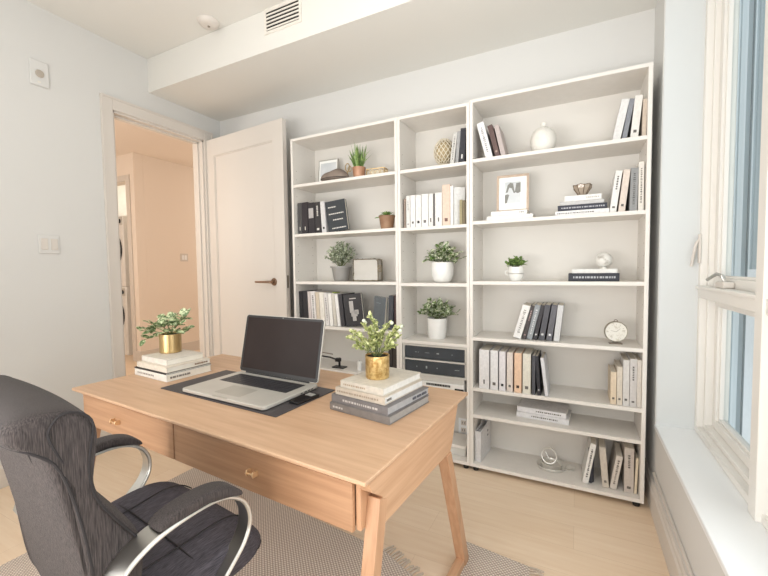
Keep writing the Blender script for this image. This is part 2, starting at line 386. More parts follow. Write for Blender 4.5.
# outer frame: jambs step back toward the glass
fr('window_frame', [(.53, .64, 2.335, 2.37, SZ0, 2.72), (.53, .64, WY0, 2.335, SZ0, SZ0+.03), (.53, .64, WY0, 2.335, 2.68, 2.72), (.53, .64, WY0, WY0+.035, SZ0, 2.72)])
fr('mullion', [(.515, .64, MY0, MY1, SZ0, 2.68), (.515, .64, MY2-.06, MY2, SZ0, 2.68), (.515, .64, -.45, -.39, SZ0, 2.68)])
fr('transom', [(.522, .64, MY1, 2.335, 1.115, 1.165), (.522, .64, MY2, MY0, 1.115, 1.165), (.522, .64, -.39, MY2-.06, 1.115, 1.165)])
fr('transom_ledge', [(.515, .56, MY1, 2.345, 1.158, 1.172)])
def sash(z0, z1, y0, y1, x0, wd):
    s = fr('sash', [(x0, x0+.05, y0, y0+wd, z0, z1), (x0, x0+.05, y1-wd, y1, z0, z1), (x0, x0+.05, y0+wd, y1-wd, z0, z0+wd), (x0, x0+.05, y0+wd, y1-wd, z1-wd, z1)])
    fr('glazing_bead', [(x0+.012, x0+.03, y0+wd, y0+wd+.012, z0+wd, z1-wd), (x0+.012, x0+.03, y1-wd-.012, y1-wd, z0+wd, z1-wd), (x0+.012, x0+.03, y0+wd+.012, y1-wd-.012, z0+wd, z0+wd+.012)], s, bv=.002)
    box('glass_pane', (x0+.028, x0+.032, y0+wd, y1-wd, z0+wd, z1-wd), M['glass'], s)
for (y0, y1) in ((MY1, 2.335), (MY2, MY0), (-.39, MY2-.06), (WY0+.035, -.45)):
    fr('stop', [(.556, .64, y0, y0+.022, 1.165, 2.68), (.556, .64, y1-.022, y1, 1.165, 2.68), (.556, .64, y0, y0+.022, SZ0+.03, 1.115), (.556, .64, y1-.022, y1, SZ0+.03, 1.115), (.556, .64, y0+.022, y1-.022, SZ0+.03, SZ0+.05)])
    sash(1.165, 2.66, y0+.022, y1-.022, .575, .045)
    sash(SZ0+.05, 1.115, y0+.022, y1-.022, .585, .04)
# casement hardware
lv = boxes('lock_lever', [(.520, .53, 2.325, 2.345, 1.28, 1.42)], M['trim'], w, bevel=.003)
tube('lever_arm', [(.528, 2.335, 1.40), (.512, 2.335, 1.375), (.505, 2.34, 1.33), (.498, 2.35, 1.265)], .006, M['trim'], lv)
ck = boxes('crank_base', [(.535, .575, 2.03, 2.13, 1.172, 1.20)], M['trim'], w, bevel=.006)
tube('crank_arm', [(.555, 2.08, 1.20), (.545, 2.08, 1.225), (.535, 2.11, 1.232), (.53, 2.17, 1.215), (.525, 2.20, 1.205)], .007, M['alu'], ck)

# neighbouring clad building outside
fb = thing('neighbouring_building', 'blue grey ribbed building facade seen through the window', 'building')
bms = [bmesh.new() for _ in range(3)]
y = -3.0; rr = random.Random(8); last = 0
while y < 13:
    wv = rr.choice((.05, .08, .13, .2)); k = rr.choice([q for q in (0, 1, 2, 2) if q != last]); last = k
    bm_box(bms[k], 1.75-.02*k, 1.9, y, y+wv-.004, -1.5, 5.5); y += wv
for b_, c_, c2_ in zip(bms, ((98, 112, 117), (148, 163, 169), (192, 206, 212)), ((120, 133, 138), (168, 182, 188), (206, 218, 223))):
    obj('cladding', b_, mat('cladding_%d' % c_[0], c_, .7, rgb2=c2_, scale=6, stretch=(1, 3, .05)), fb)
box('white_band', (1.64, 1.685, -3, 5.45, -1.5, 1.22), mat('pale_render', (222, 228, 232), .8), fb)

# ------------------------------------------------------------------ wall and ceiling fittings
t = thing('wall_sensor', 'white sensor plate with a grey oval high on the left wall', 'sensor', (XL, 1.255, 2.53))
box('plate', (0, .014, -.048, .048, -.08, .075), M['wall'], t, bevel=.004)
bm = bmesh.new(); bm_lathe(bm, [(0, 0), (.024, 0), (.022, .006), (0, .008)], 20)
obj('sensor_eye', bm, mat('sensor_grey', (176, 166, 154), .5), t, smooth=True, loc=(.014, 0, -.005), rot=(0, R(90), 0))
box('indicator', (.014, .016, -.012, .004, -.062, -.052), M['grille'], t)
t = thing('light_switch', 'white double rocker switch plate on the left wall before the doorway', 'light switch', (XL, 1.26, 1.457))
box('plate', (0, .008, -.056, .056, -.06, .06), M['wall'], t, bevel=.003)
for y in (-.026, .026): box('rocker', (.008, .013, y-.018, y+.018, -.036, .036), M['trim'], t, bevel=.002)
t = thing('smoke_detector', 'round white smoke detector on the ceiling beside the vent', 'smoke detector', (-2.235, 1.87, CZ))
lathe('housing', [(0, -.032), (.03, -.032), (.055, -.026), (.066, -.012), (.068, 0), (0, 0)], M['trim'], t, seg=36)
lathe('test_button', [(0, -.036), (.008, -.036), (.009, -.031)], M['taupebk'], t, seg=12)
t = thing('air_vent', 'white louvred air vent with dark slots on the ceiling bulkhead', 'vent', (-1.675, YF, 2.876))
boxes('vent_frame', [(-.15, .15, -.006, 0, -.085, -.068), (-.15, .15, -.006, 0, .06, .073), (-.15, -.132, -.006, 0, -.068, .06), (.132, .15, -.006, 0, -.068, .06)], M['grille'], t)
box('duct', (-.132, .132, -.0015, -.0005, -.068, .06), M['dark'], t)
for i in range(6):
    z = -.058+i*.0225
    bm = bmesh.new(); bm_box(bm, -.132, .132, -.007, -.002, z-.0045, z+.0045, None); obj('louvre', bm, M['grille'], t)

# ------------------------------------------------------------------ bookcases
BY0, BY1 = 2.34, 2.625
BT = 2.262
def bookcase(name, label, x0, x1, shelves, BT=2.262):
    t = thing(name, label, 'bookcase', ((x0+x1)/2, BY0, 0), group=None)
    hw = (x1-x0)/2; D = BY1-BY0
    for s in (-1, 1):
        a, b = (-hw, -hw+.018) if s < 0 else (hw-.018, hw)
        box('side_panel', (a, b, 0, D, .03, BT), M['shelf'], t)
    box('top_panel', (-hw+.018, hw-.018, 0, D, BT-.018, BT), M['shelf'], t)
    box('bottom_panel', (-hw+.018, hw-.018, 0, D, .03, .05), M['shelf'], t)
    box('back_panel', (-hw+.018, hw-.018, D-.006, D, .05, BT-.018), M['shelfin'], t)
    for z in shelves: box('shelf', (-hw+.018, hw-.018, .004, D-.006, z-.02, z), M['shelf'], t)
    for sx in (-hw+.03, hw-.03):
        for y in (.03, D-.04):
            lathe('foot', [(0, 0), (.016, 0), (.018, .012), (.018, .03), (0, .03)], M['caster'], t, seg=14, c=(sx, y, 0))
    # rows of shelf-pin holes along the sides
    bm = bmesh.new()
    for s in (-1, 1):
        for y in (.04, D-.06):
            z = .3
            while z < BT-.2:
                xx = s*(hw-.018); bm_box(bm, xx-.0006, xx+.0006, y-.0025, y+.0025, z-.0025, z+.0025); z += .064
    obj('pin_holes', bm, M['taupebk'], t)['kind'] = 'stuff'
    return t
ZA, ZB, ZC, ZD = 1.924, 1.553, 1.189, .845
bookcase('bookcase', 'white wide bookcase nearest the door, half hidden behind the desk', -1.955, -1.067, [1.918, 1.545, 1.183, .85, .53])
bookcase('bookcase', 'white narrow bookcase in the middle of the three', -1.065, -.588, [1.917, 1.54, 1.176, .795, .48])
bookcase('bookcase', 'white wide bookcase nearest the window with seven open shelves', -.586, .325, [ZA, ZB, ZC, ZD, .53, .362], BT=2.274)

# ------------------------------------------------------------------ books
def marks(bm, t, h, kind, rr, front=-.0006):
    """print on a spine facing -y, local x across, z up"""
    if kind == 'dot':
        bm_box(bm, -t*.2, t*.2, front, .0005, .028, .028+t*.4)
    elif kind == 'dots':
        bm_box(bm, -.004, .004, front, .0005, .03, .056)
    elif kind == 'title':
        z = h*.16
        while z < h*.86:
            l = rr.uniform(.003, .009); wd = rr.uniform(.10, .17)
            bm_box(bm, -t*wd, t*wd, front, .0005, z, z+l); z += l+rr.uniform(.003, .007)
    elif kind == 'short':
        z = h*.55
        while z < h*.85:
            l = rr.uniform(.004, .010); bm_box(bm, -t*.12, t*.12, front, .0005, z, z+l); z += l+.004
        bm_box(bm, -t*.2, t*.2, front, .0005, .022, .022+t*.3)
    elif kind == 'label':
        bm_box(bm, -t*.36, t*.36, front, .0005, h*.5, h*.82)

def book_parts(root, t, h, d, rgb, mk=None, mkrgb=None, seed=0, pages=True, pagemat=None):
    c = .0022
    bm = bmesh.new()
    bm_box(bm, -t/2, t/2, 0, c, 0, h); bm_box(bm, -t/2, -t/2+c, c, d, 0, h); bm_box(bm, t/2-c, t/2, c, d, 0, h)
    obj('cover', bm, cmat(rgb), root, bevel=.0008, bseg=1)
    box('pages', (-t/2+c, t/2-c, c, d-.005, .003, h-.003), pagemat or M['pages'], root)
    if mk:
        bm = bmesh.new(); marks(bm, t, h, mk, random.Random(seed))
        obj('spine_print', bm, cmat(mkrgb or (92, 88, 84)), root)

def ubook(x, z, t, h, rgb, label, lean=0, d=.19, y=2.375, mk=None, mkrgb=None, yaw=0, group=None, seed=0):
    """upright book; x = left edge of the spine at its base; lean in degrees, + leans right"""
    a = R(lean); xc = x + t/2*(1 if True else 1)
    zz = z + abs(sin(a))*t/2 + .0004
    o = thing('book', label, 'book', (xc, y, zz), 0, group)
    o.rotation_euler = (0, a, yaw); o.rotation_mode = 'XYZ'
    book_parts(o, t, h, d, rgb, mk, mkrgb, seed)
    return o

def row(items, z, group, y=2.375):
    for i, it in enumerate(items):
        x, t, h, rgb, label = it[:5]; k = it[5] if len(it) > 5 else {}
        ubook(x, z, t, h, rgb, label, group=group, y=k.pop('y', y), seed=i*7+int(z*100), **k)

W1 = (234, 232, 228); W2 = (226, 222, 216); G1 = (138, 136, 134); BK = (38, 37, 40); BG = (216, 204, 188); DG = (84, 82, 86)
# left bookcase, second shelf: black volumes
row([
 (-1.928, .040, .240, (70, 68, 68), 'dark grey volume at the left end of the black row, against the bookcase side', dict(mk='dots', mkrgb=(200, 196, 190))),
 (-1.884, .052, .240, (44, 38, 42), 'black volume with two pale dots low on its spine, second in the black row', dict(mk='dots', mkrgb=(220, 214, 206), lean=-1)),
 (-1.828, .060, .232, (40, 36, 40), 'black volume with a tall pale spine label in the black row', dict(mk='label', mkrgb=(172, 168, 166), lean=-1.5)),
 (-1.764, .052, .232, (46, 42, 44), 'black volume with printed marks between the pale label and the leaning white spine', dict(mk='short', mkrgb=(216, 212, 206), lean=-2)),
 (-1.704, .038, .232, (214, 212, 212), 'slim black and white spined volume leaning beside the black cover', dict(mk='dot', mkrgb=(30, 30, 32), lean=-3.4))],
 1.545, 'black volumes on the second shelf of the bookcase by the door')
# cover facing out
def cover_book(x, z, wd, h, t, rgb, label, y, yaw, lean=0, ink=(214, 210, 204), art=None, tilt=0):
    o = thing('book', label, 'book', (x, y, z+.0008))
    o.rotation_euler = (R(tilt), R(lean), R(yaw))
    c = .0022; bm = bmesh.new()
    bm_box(bm, 0, wd, 0, c, 0, h); bm_box(bm, 0, wd, t-c, t, 0, h); bm_box(bm, 0, c, c, t-c, 0, h)
    obj('cover', bm, cmat(rgb), o, bevel=.0008, bseg=1)
    box('pages', (c, wd-.004, c, t-c, .003, h-.003), M['pages'], o)
    bm = bmesh.new()
    if art == 'mask':
        for (a, b, p, q) in ((.3, .52, .42, .78), (.36, .7, .3, .46), (.55, .78, .36, .5), (.42, .62, .16, .3), (.34, .7, .84, .87)):
            bm_box(bm, wd*a, wd*b, -.0006, .0004, h*p, h*q)
    elif art == 'none': bm_box(bm, wd*.2, wd*.6, -.0006, .0004, h*.8, h*.82)
    else:
        for q, l, r_ in ((.78, .12, .52), (.56, .12, .86), (.36, .3, .8), (.09, .2, .9)):
            xx = wd*l
            rr = random.Random(int(q*100))
            while xx < wd*r_:
                s = rr.uniform(.006, .016); bm_box(bm, xx, min(xx+s, wd*r_), -.0006, .0004, h*q, h*q+.008); xx += s+.003
    obj('cover_print', bm, cmat(ink), o)
    return o
cover_book(-1.650, 1.545, .158, .226, .03, (44, 48, 52), 'black book with its printed cover turned out at the right end of the black row', 2.385, 10, lean=-7)
# left bookcase, fourth shelf
row([
 (-1.928, .030, .256, (34, 32, 36), 'black book first on the left of the long mixed row', dict(lean=-2)),
 (-1.893, .046, .258, (40, 38, 42), 'thick black book with a white tip, second in the long mixed row', dict(mk='dot', mkrgb=(230, 228, 224), lean=-2)),
 (-1.843, .026, .256, (214, 204, 200), 'pale pink slim book beside the two black ones', dict(lean=-2.3)),
 (-1.812, .040, .256, (232, 228, 226), 'white book with fine spine print, fourth in the long mixed row', dict(mk='title', lean=-3)),
 (-1.768, .032, .250, (214, 202, 182), 'beige cloth book in the middle of the long mixed row', dict(lean=-2.5)),
 (-1.732, .040, .250, (236, 230, 220), 'cream book with a dark dot at its foot in the long mixed row', dict(mk='dot', lean=-3)),
 (-1.686, .034, .247, (222, 218, 214), 'grey white book with a dark edge right of the cream book', dict(mk='title', lean=-4)),
 (-1.648, .030, .244, (240, 238, 232), 'bright white slim book under the green tab', dict(lean=-4)),
 (-1.612, .026, .244, (206, 200, 190), 'stone coloured slim book right of the green tab', dict(lean=-5)),
 (-1.580, .026, .240, (238, 236, 232), 'white slim book two before the dark cover', dict(lean=-6)),
 (-1.548, .030, .240, (58, 56, 60), 'charcoal book directly before the dark illustrated cover', dict(lean=-6))],
 .85, 'mixed books in the long row behind the laptop')
cover_book(-1.511, .85, .142, .236, .03, (46, 44, 46), 'dark book with a pale illustrated cover turned out at the end of the long row', 2.385, 8, lean=-6, art='mask', ink=(176, 172, 168))
tag(box('sticky_tab', (-1.640, -1.605, 2.40, 2.45, 1.0965, 1.102), cmat((150, 168, 70))), 'small green tab lying on top of the long mixed row', 'tab')
cover_book(-1.298, .85, .10, .232, .03, (92, 98, 102), 'slate grey book leaning right with its cover turned to the desk', 2.39, -8, lean=6, art='none', ink=(120, 126, 130))
row([
 (-1.164, .036, .236, (66, 68, 74), 'dark slate book between the leaning grey cover and the maroon book', dict(lean=1.8)),
 (-1.116, .028, .238, (72, 52, 52), 'dark maroon book against the right side of the bookcase by the door', dict(lean=0))],
 .85, 'dark books at the right end of the shelf behind the gold pot')
# dark books on the shelf below, seen between the plant and the bookcase side
row([(-1.165, .03, .2, (50, 46, 44), 'dark brown book low behind the gold pot plant', {}), (-1.13, .032, .21, (62, 56, 52), 'dark book low against the bookcase side behind the gold pot plant', {})], .53, 'dark books low behind the gold potted plant')
# middle bookcase, top shelf
row([
 (-.722, .026, .196, (206, 204, 198), 'pale grey book leaning right beside the woven globe', dict(lean=7, mk='title', mkrgb=(120, 118, 114))),
 (-.688, .020, .200, (150, 150, 150), 'slim mid grey book between the pale grey and the black one on the top shelf', dict(lean=4.6)),
 (-.663, .034, .214, (46, 46, 52), 'black book with two white dots leaning on the right side, top of the middle bookcase', dict(lean=3, mk='dots', mkrgb=(230, 228, 224)))],
 1.917, 'books on the top shelf of the middle bookcase', y=2.38)
row([
 (-1.036, .011, .196, (150, 132, 120), 'very thin brown booklet at the left end of the white binder row', {}),
 (-1.020, .027, .214, (224, 222, 218), 'white binder with grey vertical print, first of the white row', dict(mk='short', mkrgb=(150, 148, 146))),
 (-.990, .034, .214, (232, 230, 227), 'white binder with a small square mark, second of the white row', dict(mk='dot')),
 (-.953, .039, .212, (228, 226, 224), 'white binder with a black round mark, third of the white row', dict(mk='dot', mkrgb=(30, 28, 28))),
 (-.911, .045, .214, (234, 232, 228), 'white binder with a grey mark, fourth and widest of the white row', dict(mk='dot', mkrgb=(110, 106, 104))),
 (-.863, .030, .212, (230, 228, 224), 'white binder with a grey oval mark just left of the thin dark gap', dict(mk='dots')),
 (-.831, .010, .210, (96, 92, 90), 'thin dark grey folder wedged among the white binders', {}),
 (-.819, .046, .214, (232, 230, 226), 'white binder just left of the tall peach book', dict(mk='dots', mkrgb=(90, 88, 86))),
 (-.770, .050, .258, (226, 202, 184), 'tall peach book standing above the white binders', dict(mk='dot', mkrgb=(110, 80, 70))),
 (-.718, .019, .248, (236, 232, 228), 'slim tall white book right of the peach book', {})],
 1.54, 'white binders on the second shelf of the middle bookcase', y=2.375)
cover_book(-.696, 1.54, .072, .240, .012, (232, 232, 230), 'tall white folder angled behind the small olive books', 2.385, 35, art='none', ink=(224, 224, 222))
row([(-.659, .017, .155, (150, 140, 108), 'small olive book right of the angled white folder', {}), (-.641, .016, .150, (120, 108, 84), 'small brown olive book in the corner trio', {}), (-.624, .015, .148, (98, 88, 70), 'small dark olive book tight against the side panel', {})], 1.54, 'small olive books in the middle bookcase')
bpy.context.view_layer.update()
# right bookcase, top shelf
row([
 (-.498, .042, .222, (234, 232, 230), 'white book with grey spine print leaning left, top shelf nearest the window', dict(lean=-14.5, mk='title', mkrgb=(150, 150, 154))),
 (-.441, .028, .198, (92, 72, 68), 'dark brown book leaning left against the white one', dict(lean=-14, mk='dot', mkrgb=(170, 150, 140))),
 (-.407, .026, .192, (176, 164, 160), 'dusty pink grey book leaning left, last of three', dict(lean=-13)),],
 ZA, 'books leaning left on the top shelf', y=2.375)
row([
 (.158, .036, .208, (226, 224, 222), 'pale white book leaning right, first of the top right group', dict(lean=11)),
 (.200, .022, .204, (128, 130, 136), 'slim grey book leaning right between pale ones, top right', dict(lean=9.5)),
 (.238, .034, .214, (234, 230, 224), 'white book with a dark dot leaning right, top right', dict(lean=4.8, mk='dot')),
 (.288, .017, .190, (206, 192, 176), 'beige book against the right side, top right', dict(lean=.8))],
 ZA, 'books leaning right on the top shelf')
# right bookcase, second shelf right
row([
 (.150, .031, .216, (232, 230, 226), 'white book leaning right next to the stack with the bowl', dict(lean=7, mk='short')),
 (.190, .030, .218, (222, 208, 196), 'pinkish beige book leaning right beside the grey one', dict(lean=6, mk='dot')),
 (.240, .034, .222, (140, 140, 140), 'grey book with fine spine print, second shelf right', dict(mk='title', mkrgb=(90, 90, 90), lean=1)),
 (.278, .024, .250, (230, 226, 218), 'tall white book with a row of letters on its spine, second shelf right', dict(mk='title'))],
 ZB, 'upright books beside the bowl')
# right bookcase, fourth shelf
row([
 (-.338, .044, .204, (236, 234, 230), 'white book leaning right, first of the slanted row', dict(lean=15.5, mk='title', mkrgb=(150, 148, 144))),
 (-.288, .022, .206, (66, 60, 60), 'dark book with blocky spine marks, second of the slanted row', dict(lean=14, mk='short', mkrgb=(176, 150, 146))),
 (-.262, .030, .208, (138, 142, 146), 'grey book with white ladder print, third of the slanted row', dict(lean=13.2, mk='title', mkrgb=(220, 220, 220))),
 (-.226, .020, .208, (52, 50, 54), 'black slim book in the middle of the slanted row', dict(lean=11.8, mk='dot', mkrgb=(236, 234, 230))),
 (-.195, .030, .208, (78, 78, 84), 'charcoal book with a white tip, fifth of the slanted row', dict(lean=9, mk='dot', mkrgb=(214, 214, 212))),
 (-.155, .030, .208, (92, 92, 98), 'slate book with a white foot mark, sixth of the slanted row', dict(lean=8, mk='dot', mkrgb=(236, 236, 236))),
 (-.116, .030, .208, (206, 206, 206), 'light grey book at the right end of the slanted row', dict(lean=6))],
 ZD, 'slanted books on the fourth shelf', y=2.385)
# right bookcase, fifth shelf left
row([
 (-0.532, .060, .240, (232, 230, 230), 'widest white binder at the left end of the fifth shelf', dict(mk='dots')),
 (-0.464, .044, .240, (234, 232, 232), 'white binder second from the left on the fifth shelf', dict(mk='dot')),
 (-0.412, .036, .238, (230, 226, 228), 'white binder third from the left on the fifth shelf', dict(mk='dot', mkrgb=(24, 24, 26))),
 (-0.368, .034, .236, (226, 214, 206), 'pale pink binder between white and peach ones', dict(mk='dot')),
 (-0.325, .040, .236, (222, 188, 160), 'peach binder on the fifth shelf', dict(mk='dot', mkrgb=(60, 44, 36))),
 (-0.278, .044, .236, (226, 222, 208), 'cream binder with a square mark right of the peach one', dict(mk='dot')),
 (-0.227, .018, .230, (74, 74, 80), 'dark slate slim book right of the cream binder', {}),
 (-0.196, .018, .228, (40, 40, 46), 'black slim book leaning left behind the grey cover', dict(lean=-4, mk='dot', mkrgb=(220, 220, 220))),
 (-0.156, .018, .220, (216, 216, 220), 'white spined book with a grey cover leaning left at the end of the binders', dict(lean=-7))],
 .53, 'binders on the fifth shelf', y=2.352)
row([
 (0.168, .027, .176, (222, 204, 178), 'short beige book at the left of the right hand group, fifth shelf', dict(mk='dot')),
 (0.197, .025, .206, (216, 206, 190), 'stone book second in the right hand group, fifth shelf', dict(mk='dot')),
 (0.224, .029, .246, (214, 210, 206), 'tall light grey book in the right hand group, fifth shelf', dict(mk='dot')),
 (0.255, .031, .254, (206, 202, 198), 'tall book with a dark band at its head, fifth shelf right', dict(mk='short')),
 (0.287, .019, .250, (216, 210, 202), 'tall pale book against the right side, fifth shelf', {})],
 .53, 'books at the right of the fifth shelf', y=2.36)
tag(box('bookend_band', (.2535, .2835, 2.357, 2.361, .745, .775), cmat((58, 56, 58))), 'dark band around the head of a tall book, fifth shelf right', 'band') if False else None
# bottom shelf
row([
 (.040, .029, .236, (236, 234, 228), 'white book with dark spine letters leaning right, bottom shelf', dict(lean=9.5, mk='title', mkrgb=(60, 56, 54), d=.2)),
 (.139, .032, .224, (206, 196, 184), 'beige book leaning left, second on the bottom shelf', dict(lean=-5, mk='dot', mkrgb=(110, 104, 98), d=.2)),
 (.173, .031, .192, (214, 206, 196), 'short stone book with heavy print leaning right, bottom shelf', dict(lean=9, mk='title', mkrgb=(96, 88, 82), d=.2)),
 (.240, .044, .246, (200, 190, 180), 'thick taupe book standing upright, bottom shelf', dict(mk='short', mkrgb=(96, 90, 84), d=.2)),
 (.286, .012, .196, (222, 208, 182), 'thin cream booklet leaning right at the end of the bottom shelf', dict(lean=2, d=.12))],
 .05, 'books on the bottom shelf', y=2.385)
cover_book(.084, .05, .03, .20, .018, (66, 68, 78), 'dark navy book wedged behind the leaning white one, bottom shelf', 2.40, 60, art='none', ink=(74, 76, 84))

# flat stacks -----------------------------------------------------------------
def flat_book(cx, cy, z, wd, dp, th, rgb, label, rotz=0, group=None, mk=None, page_rgb=None, side=None, seed=1, mats=None):
    """lying book, spine on the -y side; wd along x"""
    o = thing('book', label, 'book', (cx, cy, z), R(rotz), group)
    c = min(.0028, th*.14); bm = bmesh.new()
    bm_box(bm, -wd/2, wd/2, -dp/2, dp/2, 0, c); bm_box(bm, -wd/2, wd/2, -dp/2, dp/2, th-c, th); bm_box(bm, -wd/2, wd/2, -dp/2, -dp/2+c, c, th-c)
    obj('cover', bm, cmat(rgb), o, bevel=.0008, bseg=1)
    box('pages', (-wd/2+.003, wd/2-.003, -dp/2+c, dp/2-.004, c, th-c), cmat(page_rgb) if page_rgb else M['pages'], o)
    if mk:
        rr = random.Random(seed); bm = bmesh.new(); x = -wd*mk[1]
        while x < wd*mk[2]:
            l = rr.uniform(.003, .009)*mk[3]; bm_box(bm, x, x+l, -dp/2-.0006, -dp/2+.0004, th*.38, th*.62); x += l+rr.uniform(.002, .004)*mk[3]
        obj('spine_print', bm, cmat(mk[0]), o)
    if side:
        rr = random.Random(seed+5); bm = bmesh.new(); y = dp*side[1]
        while y < dp*side[2]:
            l = rr.uniform(.004, .010)*side[3]; bm_box(bm, wd/2-.0035, wd/2+(.0005 if side[4] else -.0025), y, y+l, th*.36, th*.62); y += l+.003*side[3]
        obj('edge_print', bm, cmat(side[0]), o)
    return o
ink = (110, 104, 98)
g = 'white books under the framed photo'
flat_book(-.360, 2.47, ZB+.0003, .262, .20, .026, (236, 234, 230), 'white book at the bottom of the pair under the framed photo', group=g)
flat_book(-.365, 2.46, ZB+.0266, .205, .17, .026, (240, 238, 234), 'smaller white book directly under the framed photo', group=g, mk=(ink, -.3, .4, 1))
g = 'books in the stack under the bowl'
flat_book(.018, 2.455, ZB+.0003, .262, .17, .026, (236, 234, 232), 'white book with grey print at the bottom of the stack under the bowl', group=g, mk=((130, 126, 122), .46, .2, 1))
flat_book(.020, 2.455, ZB+.0266, .240, .17, .030, (52, 54, 64), 'dark navy book with pale print in the stack under the bowl', group=g, mk=((176, 176, 182), .42, .42, 1.4))
flat_book(.018, 2.460, ZB+.0569, .216, .16, .022, (206, 204, 202), 'thin grey book in the stack under the bowl', group=g)
flat_book(.024, 2.460, ZB+.0792, .180, .15, .030, (238, 236, 232), 'white book on top of the stack, touching the bowl', group=g, mk=((190, 186, 180), -.1, .4, 1))
g = 'books under the marbled ball'
flat_book(.080, 2.47, ZC+.0003, .246, .16, .044, (46, 48, 56), 'thick black book with pale print under the marbled ball stack', group=g, mk=((170, 172, 176), .4, .44, 1.6))
flat_book(.084, 2.47, ZC+.0446, .218, .15, .024, (234, 232, 228), 'white book on the thick black one, under the marbled ball', group=g)
g = 'white magazines on the sixth shelf'
flat_book(-.170, 2.50, .3625, .290, .18, .032, (228, 226, 226), 'lower white magazine box on the sixth shelf', group=g, mk=(ink, .2, .3, 1.2), rotz=-4)
flat_book(-.176, 2.505, .3948, .272, .175, .030, (236, 234, 234), 'upper white magazine box on the sixth shelf', group=g, mk=(ink, .1, .4, 1.2), rotz=-4)

# ------------------------------------------------------------------ plants
def leaf(bm, p, d, up, l, w):
    d = d.normalized(); s = d.cross(up)
    s = s.normalized() if s.length > 1e-4 else Vector((1, 0, 0))
    n = s.cross(d)
    a = bm.verts.new(p); b = bm.verts.new(p+d*l*.35+s*w/2+n*l*.05); c = bm.verts.new(p+d*l*.8+s*w*.36+n*l*.02); e = bm.verts.new(p+d*l-n*l*.1)
    f = bm.verts.new(p+d*l*.8-s*w*.36+n*l*.02); g_ = bm.verts.new(p+d*l*.35-s*w/2+n*l*.05); m = bm.verts.new(p+d*l*.5-n*l*.05)
    bm.faces.new((a, b, m)); bm.faces.new((b, c, m)); bm.faces.new((c, e, m)); bm.faces.new((e, f, m)); bm.faces.new((f, g_, m)); bm.faces.new((g_, a, m))

def foliage(root, base, stems, leafmat, ls=.03, lw=.02, per=9, rr=None, start=.3, stemr=.0014):
    """stems: list of tip points; leaves strewn along each stem"""
    rr = rr or random.Random(1); bl = bmesh.new(); bs = bmesh.new(); base = Vector(base)
    for tip in stems:
        tip = Vector(tip); b0 = base+Vector((rr.uniform(-1, 1), rr.uniform(-1, 1), 0))*.012
        mid = (b0+tip)/2+Vector((rr.uniform(-.01, .01), rr.uniform(-.01, .01), abs(tip.z-b0.z)*.15+.008))
        pts = []
        for i in range(7):
            t = i/6; pts.append(b0*(1-t)**2+mid*2*t*(1-t)+tip*t*t)
        bm_tube(bs, pts, stemr, 5)
        for k in range(per):
            t = start+(1-start)*(k+rr.random()*.6)/per; t = min(t, 1)
            p = b0*(1-t)**2+mid*2*t*(1-t)+tip*t*t
            tang = ((mid-b0)*(1-t)+(tip-mid)*t).normalized()
            q = Vector((rr.uniform(-1, 1), rr.uniform(-1, 1), rr.uniform(-.5, .9)))
            d = (tang*.6+q).normalized()
            leaf(bl, p, d, Vector((rr.uniform(-.3, .3), rr.uniform(-.6, .1), 1)), ls*rr.uniform(.7, 1.15), lw*rr.uniform(.75, 1.15))
    obj('stems', bs, M['stem'], root, smooth=True)
    f = obj('leaves', bl, leafmat, root); return f

def pot_plant(label, loc, pot_prof, potmat, soil_r, soil_z, tips, leafmat, name='potted_plant', **k):
    t = thing(name, label, 'plant', loc)
    lathe('pot', pot_prof, potmat, t, seg=32)
    bm = bmesh.new(); bm_lathe(bm, [(0, soil_z), (soil_r, soil_z)], 24); obj('soil', bm, M['soil'], t)
    foliage(t, (0, 0, soil_z), tips, leafmat, **k)
    return t
def dome(n, rx, ry, z0, z1, seed, flat=.35):
    rr = random.Random(seed); out = []
    for i in range(n):
        a = 2*pi*(i*.618); u = sqrt((i+.5)/n)
        out.append((rx*u*cos(a), ry*u*sin(a), z0+(z1-z0)*(1-u*u*.75)*rr.uniform(.8, 1.05)))
    return out
# desk left plant (variegated trailing to the left)
DESK = .75
# desk pots/books are placed after the desk (below)

# top shelf, bookcase by the door: grass in a copper pot
t = thing('potted_grass', 'spiky green grass plant in a copper pot on the top shelf by the door', 'plant', (-1.415, 2.44, 1.918))
lathe('pot', [(0, 0), (.036, 0), (.040, .01), (.048, .075), (.050, .085), (.045, .085), (.043, .07), (0, .07)], M['copper'], t)
bl = bmesh.new(); rr = random.Random(5)
for i in range(70):
    a = rr.uniform(0, 2*pi); u = rr.random()**.6
    b0 = Vector((.03*u*cos(a), .03*u*sin(a), .07)); tip = Vector((.075*u*cos(a), .075*u*sin(a), rr.uniform(.18, .265)))
    if i < 5: tip = Vector(((-.105, .1, -.08, .085, .11)[i], rr.uniform(-.02, .02), (.20, .20, .16, .15, .18)[i]))
    s = (tip-b0).cross(Vector((cos(a*3), sin(a*3), 0))).normalized()*.0045
    mid = (b0+tip)/2+Vector((0, 0, .015))
    v = [bl.verts.new(q) for q in (b0-s, b0+s, mid+s*.9, tip, mid-s*.9)]
    bl.faces.new(v)
obj('leaves', bl, M['leafD'], t)
